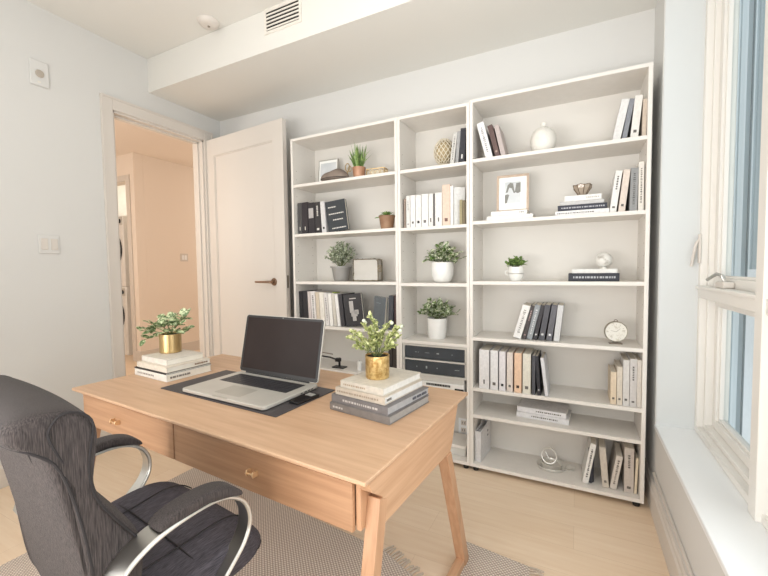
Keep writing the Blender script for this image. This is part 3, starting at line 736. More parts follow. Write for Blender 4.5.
# small succulent
t = thing('potted_succulent', 'small succulent in a copper pot on the second shelf by the door', 'plant', (-1.195, 2.44, 1.545))
lathe('pot', [(0, 0), (.040, 0), (.044, .01), (.056, .088), (.060, .096), (.054, .096), (.050, .08), (0, .08)], M['terra'], t)
bl = bmesh.new(); rr = random.Random(9)
for ring, (n, el, l) in enumerate(((9, 15, .062), (8, 40, .055), (6, 65, .045), (3, 85, .035))):
    for i in range(n):
        a = 2*pi*i/n+ring*.4; d = Vector((cos(a)*cos(R(el)), sin(a)*cos(R(el)), sin(R(el))))
        leaf(bl, Vector((0, 0, .09)), d, Vector((0, 0, 1)), l, .02)
leaf(bl, Vector((-.03, 0, .09)), Vector((-1, 0, .05)), Vector((0, 0, 1)), .07, .012)
obj('leaves', bl, M['leafD'], t)
# dusty green plant in grey pot
pot_plant('bushy grey green plant in a grey rimmed pot on the third shelf by the door', (-1.615, 2.49, 1.183),
    [(0, 0), (.052, 0), (.058, .01), (.073, .10), (.084, .102), (.084, .114), (.072, .114), (.068, .09), (0, .09)], M['grey_cer'], .068, .095,
    dome(34, .15, .075, .13, .32, 4), M['leafB'], ls=.029, lw=.023, per=12, rr=random.Random(12))
# white pots, middle bookcase
pot_plant('white and green plant in a rounded white pot, upper one in the middle bookcase', (-.812, 2.50, 1.176),
    [(0, 0), (.045, 0), (.062, .012), (.074, .05), (.077, .09), (.073, .135), (.069, .135), (.070, .09), (0, .09)], M['white_cer'], .066, .12,
    dome(24, .145, .055, .12, .26, 8), M['leafW'], ls=.046, lw=.038, per=7, rr=random.Random(15))
pot_plant('leafy plant in a straight white pot above the stereo decks', (-.852, 2.50, .795),
    [(0, 0), (.056, 0), (.060, .01), (.066, .06), (.068, .138), (.063, .138), (.062, .11), (0, .11)], M['white_cer'], .06, .125,
    dome(24, .145, .055, .12, .275, 18), M['leafW'], ls=.046, lw=.036, per=7, rr=random.Random(25))
# little footed cup plant on the third shelf
t = pot_plant('little fresh green plant in a white banded cup, third shelf nearest the window', (-.330, 2.44, ZC),
    [(0, 0), (.026, 0), (.030, .006), (.040, .02), (.045, .045), (.044, .085), (.040, .085), (.040, .06), (0, .06)], M['white_cer'], .039, .075,
    dome(20, .062, .05, .082, .145, 28), M['leafD'], ls=.028, lw=.022, per=7, rr=random.Random(35))
tube('cup_band', [(.0465*cos(a*pi/12), .0465*sin(a*pi/12), .045) for a in range(24)], .002, M['alu'], t, seg=6, closed=True)
tube('cup_handle', [(-.042, -.01, .06), (-.058, -.012, .062), (-.062, -.012, .05), (-.056, -.012, .038), (-.043, -.01, .034)], .003, M['white_cer'], t, seg=6)

# ------------------------------------------------------------------ ornaments on shelves
def frame_thing(name, label, loc, w_, h_, bw, rot, fm, art, inner=.2):
    t = thing(name, label, 'picture frame', loc); t.rotation_euler = rot
    boxes('rim', [(-w_/2, w_/2, 0, .014, 0, bw), (-w_/2, w_/2, 0, .014, h_-bw, h_), (-w_/2, -w_/2+bw, 0, .014, bw, h_-bw), (w_/2-bw, w_/2, 0, .014, bw, h_-bw)], fm, t, bevel=.0015)
    box('mount', (-w_/2+bw, w_/2-bw, .005, .010, bw, h_-bw), M['matw'], t)
    return t
t = frame_thing('picture_frame', 'oak framed black and white photo standing on two white books', (-.352, 2.44, ZB+.0532), .186, .228, .014, (R(-6), 0, R(4)), M['pink'], None)
box('photo', (-.045, .045, .0035, .005, .055, .185), M['photob'], t)
bm = bmesh.new()
bm_prism(bm, [(-.04, .12), (-.03, .165), (-.015, .18), (.002, .175), (.008, .14), (.014, .115), (.006, .115), (-.006, .145), (-.02, .15), (-.03, .12)], 'y', .0028, .0035)
bm_prism(bm, [(.012, .12), (.02, .175), (.045, .178), (.045, .12), (.03, .112)], 'y', .0028, .0035)
bm_prism(bm, [(-.045, .055), (-.045, .105), (-.03, .11), (-.02, .105), (-.034, .055)], 'y', .0028, .0035)
obj('photo_figures', bm, cmat((128, 127, 122)), t)
t = frame_thing('picture_frame', 'small silver framed pale picture behind the taupe pouch', (-1.750, 2.52, 1.9185), .175, .215, .006, (R(-6), 0, R(3)), M['alu'], None)
box('picture', (-.07, .07, .0035, .005, .085, .19), M['photob'], t)
# taupe pebble-like pouch
t = thing('stone_pouch', 'taupe loaf shaped stone pouch on the top shelf by the door', 'ornament', (-1.62, 2.43, 1.9182))
bm = bmesh.new(); bmesh.ops.create_uvsphere(bm, u_segments=28, v_segments=16, radius=1)
for v in bm.verts:
    x, y_, z = v.co; z2 = z if z > 0 else z*.35
    v.co = (x*.118+ .012*z2, y_*.07, .030+z2*.062*(1+.12*sin(x*5)) * (1 if z > 0 else 1))
    if v.co.z < 0: v.co.z = 0
obj('body', bm, M['taupe'], t, smooth=True)
tube('seam', [(-.112+.224*i/12, -.068*sqrt(max(0, 1-((i-6)/6.2)**2))-.001, .026) for i in range(13)], .0022, M['ink'], t, seg=6)
# little brass rings ornament
t = thing('ring_ornament', 'small brass loop ornament behind the taupe pouch', 'ornament', (-1.575, 2.54, 1.9182))
lathe('base', [(0, 0), (.018, 0), (.018, .01), (.004, .014), (.004, .10), (0, .10)], M['brass'], t, seg=16)
tube('loop', [(.018*cos(a*pi/10), 0, .130+.03*sin(a*pi/10)) for a in range(20)], .0035, M['brass'], t, seg=6, closed=True)
tube('loop', [(.018+.014*cos(a*pi/10), .004, .118+.02*sin(a*pi/10)) for a in range(20)], .003, M['brass'], t, seg=6, closed=True)
# openwork brass box
t = thing('brass_box', 'openwork brass wire box right of the grass plant', 'box', (-1.275, 2.45, 1.9182), R(5))
bm = bmesh.new()
a_, b_, h_ = .068, .03, .058
for z in (.003, h_):
    P_ = [(-a_, -b_, z), (a_, -b_, z), (a_, b_, z), (-a_, b_, z)]
    for i in range(4): bm_tube(bm, [P_[i], P_[(i+1) % 4]], .0028, 6)
for x, y_ in ((-a_, -b_), (a_, -b_), (a_, b_), (-a_, b_)): bm_tube(bm, [(x, y_, .003), (x, y_, h_)], .0028, 6)
obj('wire_frame', bm, M['brass'], t, smooth=True)
bm = bmesh.new()
for y_ in (-b_, b_):
    for i in range(4):
        cx = -a_+a_/4+i*a_/2
        bm_tube(bm, [(cx+.014*cos(k*pi/6), y_, .03+.02*sin(k*pi/6)) for k in range(12)], .0016, 5, True)
obj('filigree', bm, M['brass'], t, smooth=True)
box('inner_panel', (-a_+.004, a_-.004, -.003, .003, .004, h_-.004), M['cream'], t)
tube('clasp', [(a_+.003+.010*cos(k*pi/6), -.01, .046+.012*sin(k*pi/6)) for k in range(12)], .002, M['brass'], t, seg=6, closed=True)
# glass lantern with metal rim, third shelf
t = thing('glass_lantern', 'square glass candle box with an aged metal rim and a bow on its side', 'lantern', (-1.365, 2.46, 1.1832), R(8))
boxes('glass_wall', [(-.092, .092, -.045, -.042, .008, .158), (-.092, .092, .042, .045, .008, .158), (-.092, -.089, -.042, .042, .008, .158), (.089, .092, -.042, .042, .008, .158)], mat('hazy_glass', (206, 200, 190), .25, trans=.3), t)
bm = bmesh.new()
for y_ in (-.046, .046):
    bm_tube(bm, [(-.094, y_, .006), (.094, y_, .006), (.094, y_, .145), (.078, y_, .160), (-.094, y_, .160)], .004, 6, True)
for x in (-.094, .094): bm_tube(bm, [(x, -.046, .006), (x, .046, .006)], .004, 6); bm_tube(bm, [(x, -.046, .155), (x, .046, .155)], .004, 6)
rr = random.Random(2)
for k in range(26):
    p = rr.choice([(-.094, rr.uniform(.01, .15)), (rr.uniform(-.09, .08), .16), (rr.uniform(-.09, .09), .006)])
    q = Vector((p[0], -.048, p[1])); bm_tube(bm, [q, q+Vector((rr.uniform(-.006, .006), -.002, rr.uniform(-.006, .006)))], .0035, 5)
obj('metal_rim', bm, mat('aged_pewter', (140, 128, 104), .4, .8, rgb2=(90, 80, 62), scale=90), t, smooth=True)
bm = bmesh.new()
for s in (-1, 1): bm_tube(bm, [(.094, -.05, .092), (.108, -.056, .092+s*.024), (.124, -.058, .092+s*.02), (.118, -.056, .092+s*.004)], .003, 6, True)
obj('bow', bm, mat('aged_ribbon', (150, 136, 110), .6), t, smooth=True)
box('candle', (-.05, .05, -.03, .03, .008, .10), mat('candle_wax', (214, 208, 196), .6), t, bevel=.01)
# woven globe
t = thing('woven_globe', 'cream woven lattice globe on a small foot, top of the middle bookcase', 'ornament', (-.786, 2.47, 1.9172))
lathe('foot', [(0, 0), (.042, 0), (.042, .008), (.026, .02), (.022, .028), (0, .028)], M['cream'], t)
bm = bmesh.new(); RR = .068
for s in (-1, 1):
    for k in range(14):
        pts = []
        for i in range(15):
            v_ = -1.35+2.7*i/14; a = 2*pi*k/14+s*v_*.9
            pts.append((RR*cos(v_)*cos(a), RR*.95*cos(v_)*sin(a), .112+.086*sin(v_)))
        bm_tube(bm, pts, .0028, 5)
obj('lattice', bm, M['cream'], t, smooth=True)
bm = bmesh.new(); bmesh.ops.create_uvsphere(bm, u_segments=24, v_segments=14, radius=.058, matrix=Matrix.Translation((0, 0, .112)) @ Matrix.Diagonal((1, 1, 1.28, 1)))
obj('inner_ball', bm, mat('globe_inner', (176, 158, 122), .7), t, smooth=True)
# white round vase
t = thing('round_vase', 'round textured white vase with a tiny neck on the top shelf', 'vase', (-.183, 2.44, ZA+.0002))
lathe('body', [(0, 0), (.034, 0), (.052, .012), (.068, .045), (.0715, .075), (.066, .105), (.048, .135), (.024, .150), (.014, .156), (.013, .168), (.017, .174), (.010, .174), (.008, .16), (0, .158)], M['white_vase'], t, seg=40)
# bowl with metal rim
t = thing('wire_bowl', 'small smoky faceted glass bowl with a brass rim on top of the book stack', 'bowl', (.022, 2.45, ZB+.1094))
bm = bmesh.new(); bm_lathe(bm, [(0, .0), (.018, 0), (.022, .010), (.045, .046), (.048, .062), (.045, .062), (.041, .046), (.018, .012), (0, .012)], 9); obj('glass', bm, M['glassw'], t)
bm = bmesh.new(); bm_tube(bm, [(.047*cos(2*pi*k/18), .047*sin(2*pi*k/18), .062+.004*sin(k*2.1)) for k in range(18)], .0018, 6, True)
for k in range(9):
    a = 2*pi*k/9; bm_tube(bm, [(.0225*cos(a), .0225*sin(a), .010), (.0462*cos(a), .0462*sin(a), .046), (.047*cos(a), .047*sin(a), .062)], .0014, 5)
bm_tube(bm, [(.019*cos(2*pi*k/12), .019*sin(2*pi*k/12), .002) for k in range(12)], .0025, 6, True)
obj('brass_wire', bm, mat('dark_brass', (120, 98, 74), .35, .9), t, smooth=True)
# marbled ball
t = thing('marbled_ball', 'marbled silver glass ball on the white book, third shelf', 'ornament', (.133, 2.46, ZC+.0688))
bm = bmesh.new(); bmesh.ops.create_uvsphere(bm, u_segments=28, v_segments=18, radius=.042, matrix=Matrix.Translation((0, 0, .0475))); obj('ball', bm, M['marble'], t, smooth=True)
lathe('foot', [(0, 0), (.022, 0), (.02, .008), (.010, .009), (0, .009)], M['silver'], t, seg=20)
tube('cap_loop', [(.006*cos(k*pi/5), 0, .092+.006*sin(k*pi/5)) for k in range(10)], .0015, M['silver'], t, seg=5, closed=True)
# alarm clock
t = thing('round_clock', 'round vintage clock with a cream dial on a small foot, fourth shelf', 'clock', (.193, 2.44, ZD+.0002), R(8))
bm = bmesh.new(); bm_lathe(bm, [(0, -.016), (.050, -.016), (.056, -.008), (.056, .010), (.053, .016), (.052, .012), (0, .012)], 36)
obj('case', bm, mat('clock_case', (150, 138, 118), .4, .7, rgb2=(196, 190, 176), scale=40), t, smooth=True, loc=(0, 0, .068), rot=(R(90), 0, 0))
bm = bmesh.new(); bm_lathe(bm, [(0, .0125), (.0525, .0125)], 36)
dd = obj('dial', bm, M['dial'], t, loc=(0, 0, .068), rot=(R(90), 0, 0))
bm = bmesh.new()
for k in range(12):
    a = k*pi/6; c_, s_ = cos(a), sin(a)
    bm_tube(bm, [(.036*c_, .036*s_, .0132), (.043*c_, .043*s_, .0132)], .0008, 4)
bm_tube(bm, [(0, 0, .0135), (.020, .018, .0135)], .001, 4); bm_tube(bm, [(0, 0, .0135), (-.026, .006, .0135)], .001, 4)
obj('hands', bm, M['taupebk'], dd)
tube('top_loop', [(.008*cos(k*pi/6), 0, .126+.007*sin(k*pi/6)) for k in range(12)], .002, M['taupebk'], t, seg=6, closed=True)
boxes('foot', [(-.032, .032, -.016, .016, 0, .006), (-.012, .012, -.010, .010, .006, .018)], M['taupebk'], t, bevel=.002)
# silver ring tray ornament, bottom shelf
t = thing('silver_tray', 'round polished silver tray ornament with an upright ring, bottom shelf', 'ornament', (-.128, 2.50, .0502))
lathe('tray', [(0, .004), (.055, .004), (.074, .014), (.080, .022), (.082, .020), (.075, .004), (.06, 0), (0, 0)], M['silver'], t, seg=40)
lathe('inner_dish', [(0, .022), (.052, .022), (.056, .032), (.058, .032), (.056, .006), (0, .006)], M['silver'], t, seg=36)
tube('ring', [(-.012+.042*cos(k*pi/14), .014*sin(k*pi/14), .068+.042*sin(k*pi/14)) for k in range(28)], .0048, M['silver'], t, seg=8, closed=True)
tube('twist', [(-.034, 0, .090), (-.020, -.01, .07), (-.004, -.012, .05), (.008, -.01, .03)], .003, M['silver'], t, seg=8)
t2 = thing('silver_coaster', 'small silver dish tucked behind the silver tray, bottom shelf', 'ornament', (-.034, 2.53, .0502))
lathe('dish', [(0, .003), (.030, .003), (.038, .009), (.040, .008), (.034, 0), (0, 0)], M['silver'], t2, seg=30)
# magazine file leaning at bottom left
t = thing('magazine_file', 'white curved magazine file at the left end of the bottom shelf', 'magazine file', (-.545, 2.375, .0502), R(-6))
bm = bmesh.new()
bm_prism(bm, [(0, 0), (.20, 0), (.20, .235), (.15, .222), (.10, .205), (.05, .200), (0, .195)], 'x', -.018, -.015)
bm_prism(bm, [(0, 0), (.20, 0), (.20, .235), (.15, .222), (.10, .205), (.05, .200), (0, .195)], 'x', .015, .018)
bm_box(bm, -.015, .015, 0, .003, 0, .195); bm_box(bm, -.015, .015, .197, .20, 0, .235); bm_box(bm, -.015, .015, .003, .197, 0, .003)
obj('file_shell', bm, cmat((222, 220, 220)), t)
box('papers', (-.010, .008, .006, .19, .004, .185), cmat((206, 206, 208)), t)
bm = bmesh.new()
for z in (.12, .15): bm_box(bm, .018, .0188, .13, .15, z, z+.012)
obj('side_print', bm, cmat((110, 110, 112)), t)

# stereo decks in the middle bookcase
t = thing('stereo_rack', 'silver cabinet holding two slate fronted decks in the middle bookcase', 'stereo', (-.8265, 2.35, .567))
boxes('rack_body', [(-.217, .217, 0, .22, 0, .012), (-.217, .217, 0, .22, .098, .108), (-.217, .217, 0, .22, .192, .205), (-.217, -.205, 0, .22, .012, .192), (.205, .217, 0, .22, .012, .192)], M['deckbody'], t, bevel=.001)
for z, nm in ((.016, 0), (.112, 1)):
    dk = box('deck_front', (-.203, .203, .004, .20, z, z+.078), M['deckfront'], t, bevel=.003)
    for (x, w__, h__) in (((-.13, .012, .003), (-.11, .006, .003), (-.06, .03, .002), (.02, .016, .008), (.12, .006, .004)) if nm else ((-.12, .004, .008), (-.055, .010, .016), (.02, .006, .006), (.14, .03, .003))):
        box('deck_mark', (x, x+w__, .003, .005, z+.04-h__/2, z+.04+h__/2), cmat((150, 158, 160)), dk)
t = thing('media_player', 'flat white device with a black printed line below the stereo decks', 'device', (-.775, 2.345, .4802))
box('housing', (-.15, .15, 0, .2, 0, .052), mat('device_white', (226, 224, 220), .4), t, bevel=.006)
bm = bmesh.new(); rr = random.Random(4); x = -.10
while x < .06:
    l = rr.uniform(.006, .014); bm_box(bm, x, x+l, -.0008, .001, .030, .044); x += l+.002
obj('front_print', bm, M['black'], t)
box('tray_slot', (.09, .148, -.001, .01, .014, .028), M['black'], t)
box('riser', (-.15, .15, .01, .2, .0525, .0862), M['deckbody'], t, bevel=.002)
t = thing('wall_outlet', 'white double outlet inside the low middle bookcase right of the desk', 'outlet', (-.70, BY1-.0065, .16))
box('plate', (-.036, .036, -.006, 0, -.056, .056), M['sill'], t, bevel=.002)
for z in (-.026, .026):
    s_ = box('socket', (-.018, .018, -.009, -.006, z-.016, z+.016), M['trim'], t, bevel=.002)
    boxes('slot', [(-.009, -.006, -.0094, -.009, z-.006, z+.008), (.006, .009, -.0094, -.009, z-.006, z+.008)], M['ink'], s_)
t = thing('storage_box', 'plain white storage box low in the middle bookcase', 'box', (-.80, 2.40, .0502))
# (hidden mostly by the desk)
box('box_body', (-.17, .17, 0, .18, 0, .05), M['deckbody'], t, bevel=.003)
box('lid', (-.173, .173, -.003, .183, .0505, .07), M['shelf'], t, bevel=.003)

# small things on the low shelf by the door, seen over the desk edge
t = thing('desk_clamp', 'black long handled clamp lying behind the laptop on the low shelf', 'clamp', (-1.60, 2.42, .5302))
boxes('stand', [(-.05, .05, -.03, .03, 0, .008), (-.006, .006, -.006, .006, .008, .075)], M['black'], t)
tube('arm', [(-.20, -.02, .082), (-.06, -.03, .078), (.02, -.05, .070)], .006, M['black'], t)
box('jaw', (.005, .045, -.07, -.04, .060, .086), M['black'], t, bevel=.004)
tube('upper_arm', [(-.20, -.02, .112), (-.04, -.03, .104)], .004, M['taupebk'], t)
t = thing('pillar_candle', 'small white pillar candle on the low shelf behind the gold pot', 'candle', (-1.425, 2.42, .5302))
lathe('wax', [(0, 0), (.018, 0), (.018, .062), (.014, .066), (0, .064)], M['white_cer'], t, seg=20)
tube('wick', [(0, 0, .062), (.001, 0, .074)], .001, M['ink'], t, seg=5)

# ------------------------------------------------------------------ desk
th = -atan2(.107, 1.582)
dk = thing('writing_desk', 'light oak writing desk with two drawers and splayed frame legs', 'desk', (-1.223, 1.238, 0), th)
hw, hd_ = .796, .3935
bm = bmesh.new()
bm_box(bm, -hw, hw, -hd_, hd_, .738, .75)
ctop = obj('tabletop', bm, M['woodx'], dk, bevel=.003)
# bevelled underside
bm = bmesh.new()
A = [(-hw+.001, -hd_+.001), (hw-.001, -hd_+.001), (hw-.001, hd_-.001), (-hw+.001, hd_-.001)]; B = [(-hw+.03, -hd_+.03), (hw-.03, -hd_+.03), (hw-.03, hd_-.03), (-hw+.03, hd_-.03)]
va = [bm.verts.new((*p, .738)) for p in A]; vb = [bm.verts.new((*p, .722)) for p in B]
bm.faces.new(va); bm.faces.new(vb[::-1])
for i in range(4): bm.faces.new((va[i], va[(i+1) % 4], vb[(i+1) % 4], vb[i]))
obj('top_underside', bm, M['woodx'], dk)
# carcass
boxes('carcass', [(.738, .7535, -.352, .20, .588, .7215), (-.7495, -.745, -.352, .20, .588, .7215), (-.745, .738, .17, .19, .588, .7215), (-.745, .738, -.34, .17, .588, .596), (-.067, -.043, -.34, .17, .596, .7215)], M['woodz'], dk, bevel=.001)
for a, b, kx in ((-.757, -.0575, -.466), (-.0515, .7365, .356)):
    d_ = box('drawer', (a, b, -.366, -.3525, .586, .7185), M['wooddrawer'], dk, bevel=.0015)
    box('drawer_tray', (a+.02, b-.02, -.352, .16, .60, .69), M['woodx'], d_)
    bm = bmesh.new()
    kx += .012; hwid = .020 if kx < 0 else .014
    for s in (-1, 1):
        bm_prism(bm, [(-.366, .643), (-.366, .661), (-.384, .663), (-.388, .653), (-.384, .644)], 'x', kx+s*hwid-.0025, kx+s*hwid+.0025)
    bm_tube(bm, [(kx-hwid, -.382, .653), (kx+hwid, -.382, .653)], .0028, 8)
    obj('handle', bm, mat('pale_brass_pull_%d' % (kx > 0), (226, 192, 150), .3, .6), d_, bevel=.001)
# side frames: apron + splayed legs + floor runner, one joined trapezoid per side
def side_frame(x0, x1):
    f = bpy.data.objects.new('side_frame', None); COL.objects.link(f); f.parent = dk
    bm = bmesh.new()
    bm_prism(bm, [(-.372, .7375), (-.350, .70), (-.300, .665), (-.30, .59), (-.285, .585), (.10, .578), (.203, .574), (.222, .60), (.250, .66), (.290, .7375)], 'x', x0, x1)
    obj('apron', bm, M['woody'], f, bevel=.002)
    # front leg
    bm = bmesh.new(); zt = .668
    bm_prism(bm, [(-.318, zt), (-.278, .650), (-.408, .04), (-.418, .0095), (-.452, .0095)], 'x', x0-.001, x1+.003)
    obj('leg', bm, M['woodz'], f, bevel=.002)
    bm = bmesh.new()
    bm_prism(bm, [(.158, .575), (.203, .575), (.408, .024), (.402, .0095), (.368, .0095)], 'x', x0-.002, x1+.004)
    obj('leg', bm, M['woodz'], f, bevel=.002)
    if x0 < 0: return f
    bm = bmesh.new(); bm_prism(bm, [(-.42, .0095), (-.41, .042), (.36, .042), (.372, .0095)], 'x', x0, x1)
    obj('floor_runner', bm, M['woody'], f, bevel=.002)
    return f
side_frame(.754, .789)
side_frame(-.789, -.754)
DC = Vector((-1.223, 1.238, 0))

# ------------------------------------------------------------------ rugs
def rug(name, label, pts, fr_edges, z=.0):
    t = thing(name, label, 'rug')
    bm = bmesh.new(); bm_prism(bm, pts, 'z', z+.0005, z+.009); obj('weave', bm, M['rug'], t)
    bf = bmesh.new(); rr = random.Random(6)
    for (a, b) in fr_edges:
        a = Vector(a); b = Vector(b); e = (b-a); n = Vector((-e.y, e.x)).normalized(); L = e.length; k = 0.0
        while k < L:
            p = a+e*(k/L); j = rr.uniform(-.35, .35); q = p+n*rr.uniform(.04, .06)+e.normalized()*j*.03
            bm_tube(bf, [(p.x, p.y, z+.005), ((p.x+q.x)/2, (p.y+q.y)/2, z+.007), (q.x, q.y, z+.003)], .004, 4); k += .016
    if fr_edges: obj('fringe', bf, M['fringe'], t)['kind'] = 'stuff'
    return t
rug('area_rug', 'large beige grey woven rug under the desk chair', [(-2.24, -.2), (-.50, -.3), (-.50, 1.362), (-.60, 1.41), (-.765, 1.485), (-2.19, 1.64)], [((-.765, 1.485), (-.60, 1.41)), ((-.60, 1.41), (-.51, 1.365))])
rug('scatter_rug', 'small fringed beige woven rug beside the right desk leg', [(-.41, .75), (-.06, .75), (-.165, 1.665), (-.455, 1.700)], [((-.165, 1.665), (-.06, .75))])

# ------------------------------------------------------------------ things on the desk
g = 'books stacked at the left end of the desk'
lx, ly, lr = -1.852, 1.262, -4.5
flat_book(lx, ly, .7505, .286, .235, .034, (232, 228, 220), 'white book with dark letters at the bottom of the left desk stack', lr, g, mk=((140, 134, 128), .40, .1, 1.5), side=((130, 124, 116), -.42, .02, 1.5, True), seed=3)
flat_book(lx-.002, ly, .7847, .286, .235, .006, (40, 34, 32), 'thin dark booklet between the white books of the left desk stack', lr, g)
flat_book(lx, ly+.005, .7909, .270, .230, .026, (226, 214, 198), 'cream book with brown lettering in the middle of the left desk stack', lr, g, side=((140, 112, 88), .12, .42, 1.3, True), seed=4)
flat_book(lx-.012, ly+.008, .8171, .225, .195, .028, (222, 214, 204), 'pale book on top of the left desk stack, under the brass pot', lr, g, seed=5)
g = 'books stacked at the right end of the desk'
rx, ry, rrz = -.668, 1.315, -8
def rbook(z, th_, wd, dp, dx, dy, rot, rgb, label, **k): flat_book(rx+dx, ry+dy, z, wd, dp, th_, rgb, label, rot, g, **k)
rbook(.7505, .028, .272, .272, 0.004, -.033, -9, (118, 112, 108), 'taupe grey book at the bottom of the right desk stack', mk=((206, 202, 196), .44, -.28, 1.4), page_rgb=(150, 146, 142), seed=11)
rbook(.7787, .029, .260, .276, .004, -.026, -10, (112, 108, 108), 'grey book with pale spine letters and a dark label, second from the bottom, right stack', mk=((196, 192, 188), .28, .30, 1.3), side=((72, 72, 80), .08, .34, 3, True), page_rgb=(160, 158, 158), seed=12)
rbook(.8079, .027, .226, .262, .000, -.024, -9, (200, 188, 172), 'cream book second from the top of the right desk stack', mk=((150, 136, 120), .46, .36, 1), page_rgb=(226, 222, 216), side=((120, 116, 110), -.44, -.34, 1, True), seed=13)
rbook(.8351, .026, .196, .255, .004, -.020, -9, (208, 200, 188), 'pale cream book on top of the right desk stack, under the gold pot', mk=((160, 142, 122), .42, .1, 1), page_rgb=(226, 222, 214), seed=14)
# brass pot plant on left stack
t = pot_plant('variegated trailing plant in a smooth brass pot on the left desk stack', (-1.925, 1.300, .8453),
    [(0, 0), (.050, 0), (.053, .003), (.053, .098), (.050, .098), (.049, .09), (0, .09)], M['brass'], .049, .092,
    [(-.17, -.05, .11), (-.15, -.02, .15), (-.12, .03, .17), (-.15, -.06, .06), (-.06, -.04, .16), (-.03, .05, .18), (.0, -.05, .15), (.05, .0, .17), (.10, .02, .19), (.12, -.02, .16), (.10, -.03, .12), (.07, .05, .19), (-.09, .05, .15), (.13, .03, .13), (.04, -.06, .12), (-.19, .0, .13)], M['leafA'],
    ls=.050, lw=.040, per=5, rr=random.Random(41), start=.45)
# gold pot plant on right stack
t = pot_plant('airy light green sprig plant in a crackled gold pot on the right desk stack', (-.672, 1.275, .8613),
    [(0, 0), (.042, 0), (.045, .004), (.046, .086), (.043, .086), (.042, .076), (0, .076)], M['hammer'], .042, .08,
    [(-.115, -.02, .145), (-.10, .0, .11), (-.085, -.02, .17), (-.13, .02, .16), (-.06, .03, .13), (-.05, -.02, .20), (-.03, .0, .235), (-.01, .02, .20), (.02, -.01, .17), (.05, .0, .21), (.07, .02, .19), (.09, .0, .16), (.08, -.02, .13), (.06, .03, .12), (.0, -.03, .14), (-.03, .03, .15), (.03, .02, .19), (.10, .0, .20), (-.02, -.02, .19)], M['leafC'],
    ls=.018, lw=.014, per=34, rr=random.Random(51), start=.25)
# pale blossoms on the upper sprigs
bm = bmesh.new()
for c_ in ((-.045, -.02, .215), (-.05, 0, .205), (.062, 0, .21), (.10, 0, .20), (.10, -.01, .185)):
    bmesh.ops.create_icosphere(bm, subdivisions=2, radius=.0075, matrix=Matrix.Translation(c_))
obj('blossoms', bm, cmat((214, 220, 196)), t, smooth=True)
# desk mat
mt = tag(boxes('desk_mat', [(-.355, .355, -.172, .172, 0, .004)], M['leather'], bevel=.0015), 'charcoal leather desk mat under the laptop', 'desk mat')
mt.location = (-1.290, 1.212, .7503); mt.rotation_euler = (0, 0, R(-3.4))
# laptop
lt = thing('laptop', 'open silver laptop with a dark screen on the charcoal mat', 'laptop', (-1.257, 1.205, .7548), R(-2.8))
W_, D_ = .496, .316
def rrect(w_, d_, r_, n=6):
    o_ = []
    for cx, cy, a0 in ((w_/2-r_, d_/2-r_, 0), (-w_/2+r_, d_/2-r_, 90), (-w_/2+r_, -d_/2+r_, 180), (w_/2-r_, -d_/2+r_, 270)):
        for i in range(n+1):
            a = R(a0+90*i/n); o_.append((cx+r_*cos(a), cy+r_*sin(a)))
    return o_
bm = bmesh.new(); bm_prism(bm, rrect(W_, D_, .018), 'z', .002, .017); obj('base', bm, M['alud'], lt, bevel=.003)
kb = box('keyboard_well', (-.205, .205, .000, .120, .0168, .0174), M['black'], lt)
bm = bmesh.new()
for r_ in range(6):
    n = 14; h_ = .0165 if r_ < 5 else .010
    for i in range(n):
        if r_ == 0 and 4 <= i <= 8: continue
        x = -.2015+i*.0288; y_ = .004+r_*.0195
        bm_box(bm, x, x+.0265, y_, y_+h_, .0174, .0184)
bm_box(bm, -.2015+4*.0288, -.2015+9*.0288-.0023, .004, .0205, .0174, .0184)
obj('keys', bm, M['key'], kb)['kind'] = 'stuff'
bm = bmesh.new(); bm_prism(bm, [(p[0], p[1]-.075) for p in rrect(.150, .100, .006, 3)], 'z', .0168, .0174); obj('trackpad', bm, M['alukey'], lt)
boxes('thumb_notch', [(-.045, .045, -D_/2-.0003, -D_/2+.008, .0135, .0174)], M['alukey'], lt, bevel=.001)
boxes('side_ports', [(W_/2-.001, W_/2+.0004, .04+i*.022, .04+i*.022+w__, .007, .011) for i, w__ in enumerate((.012, .016, .014, .010))], M['black'], lt)
tube('hinge', [(-.20, D_/2-.006, .017), (.20, D_/2-.006, .017)], .006, M['black'], lt, seg=10)
bm = bmesh.new()
L = .282
pts = [(p[0], p[1]+L/2) for p in rrect(W_, L, .016)]
bm_prism(bm, pts, 'z', -.004, .004)
ld = obj('lid', bm, M['alud'], lt, bevel=.0015, loc=(0, D_/2-.004, .019), rot=(R(90-12), 0, 0))
bm = bmesh.new(); bm_prism(bm, [(p[0], p[1]+L/2) for p in rrect(W_-.006, L-.006, .014)], 'z', .0038, .0048); obj('bezel', bm, M['bezel'], ld)
box('screen', (-W_/2+.016, W_/2-.016, .020, L-.014, .0047, .0052), M['screen'], ld)
boxes('camera_dot', [(-.002, .002, L-.010, L-.006, .0048, .0053)], M['alu'], ld)
# small device and usb hub on the mat
t = thing('pocket_device', 'small black pocket device with a silver edge on the mat right of the laptop', 'device', (-.965, 1.205, .7546), R(-9))
bm = bmesh.new(); bm_prism(bm, rrect(.052, .125, .010, 4), 'z', .0, .010); obj('casing', bm, M['black'], t, bevel=.002)
bm = bmesh.new(); bm_prism(bm, [(p[0], p[1]) for p in rrect(.046, .118, .008, 4)], 'z', .0100, .0108); obj('glass_face', bm, M['bezel'], t)
boxes('silver_edge', [(-.0265, -.0262, -.05, .05, .002, .008), (-.018, .018, .02, .045, .0108, .0125)], M['silver'], t)

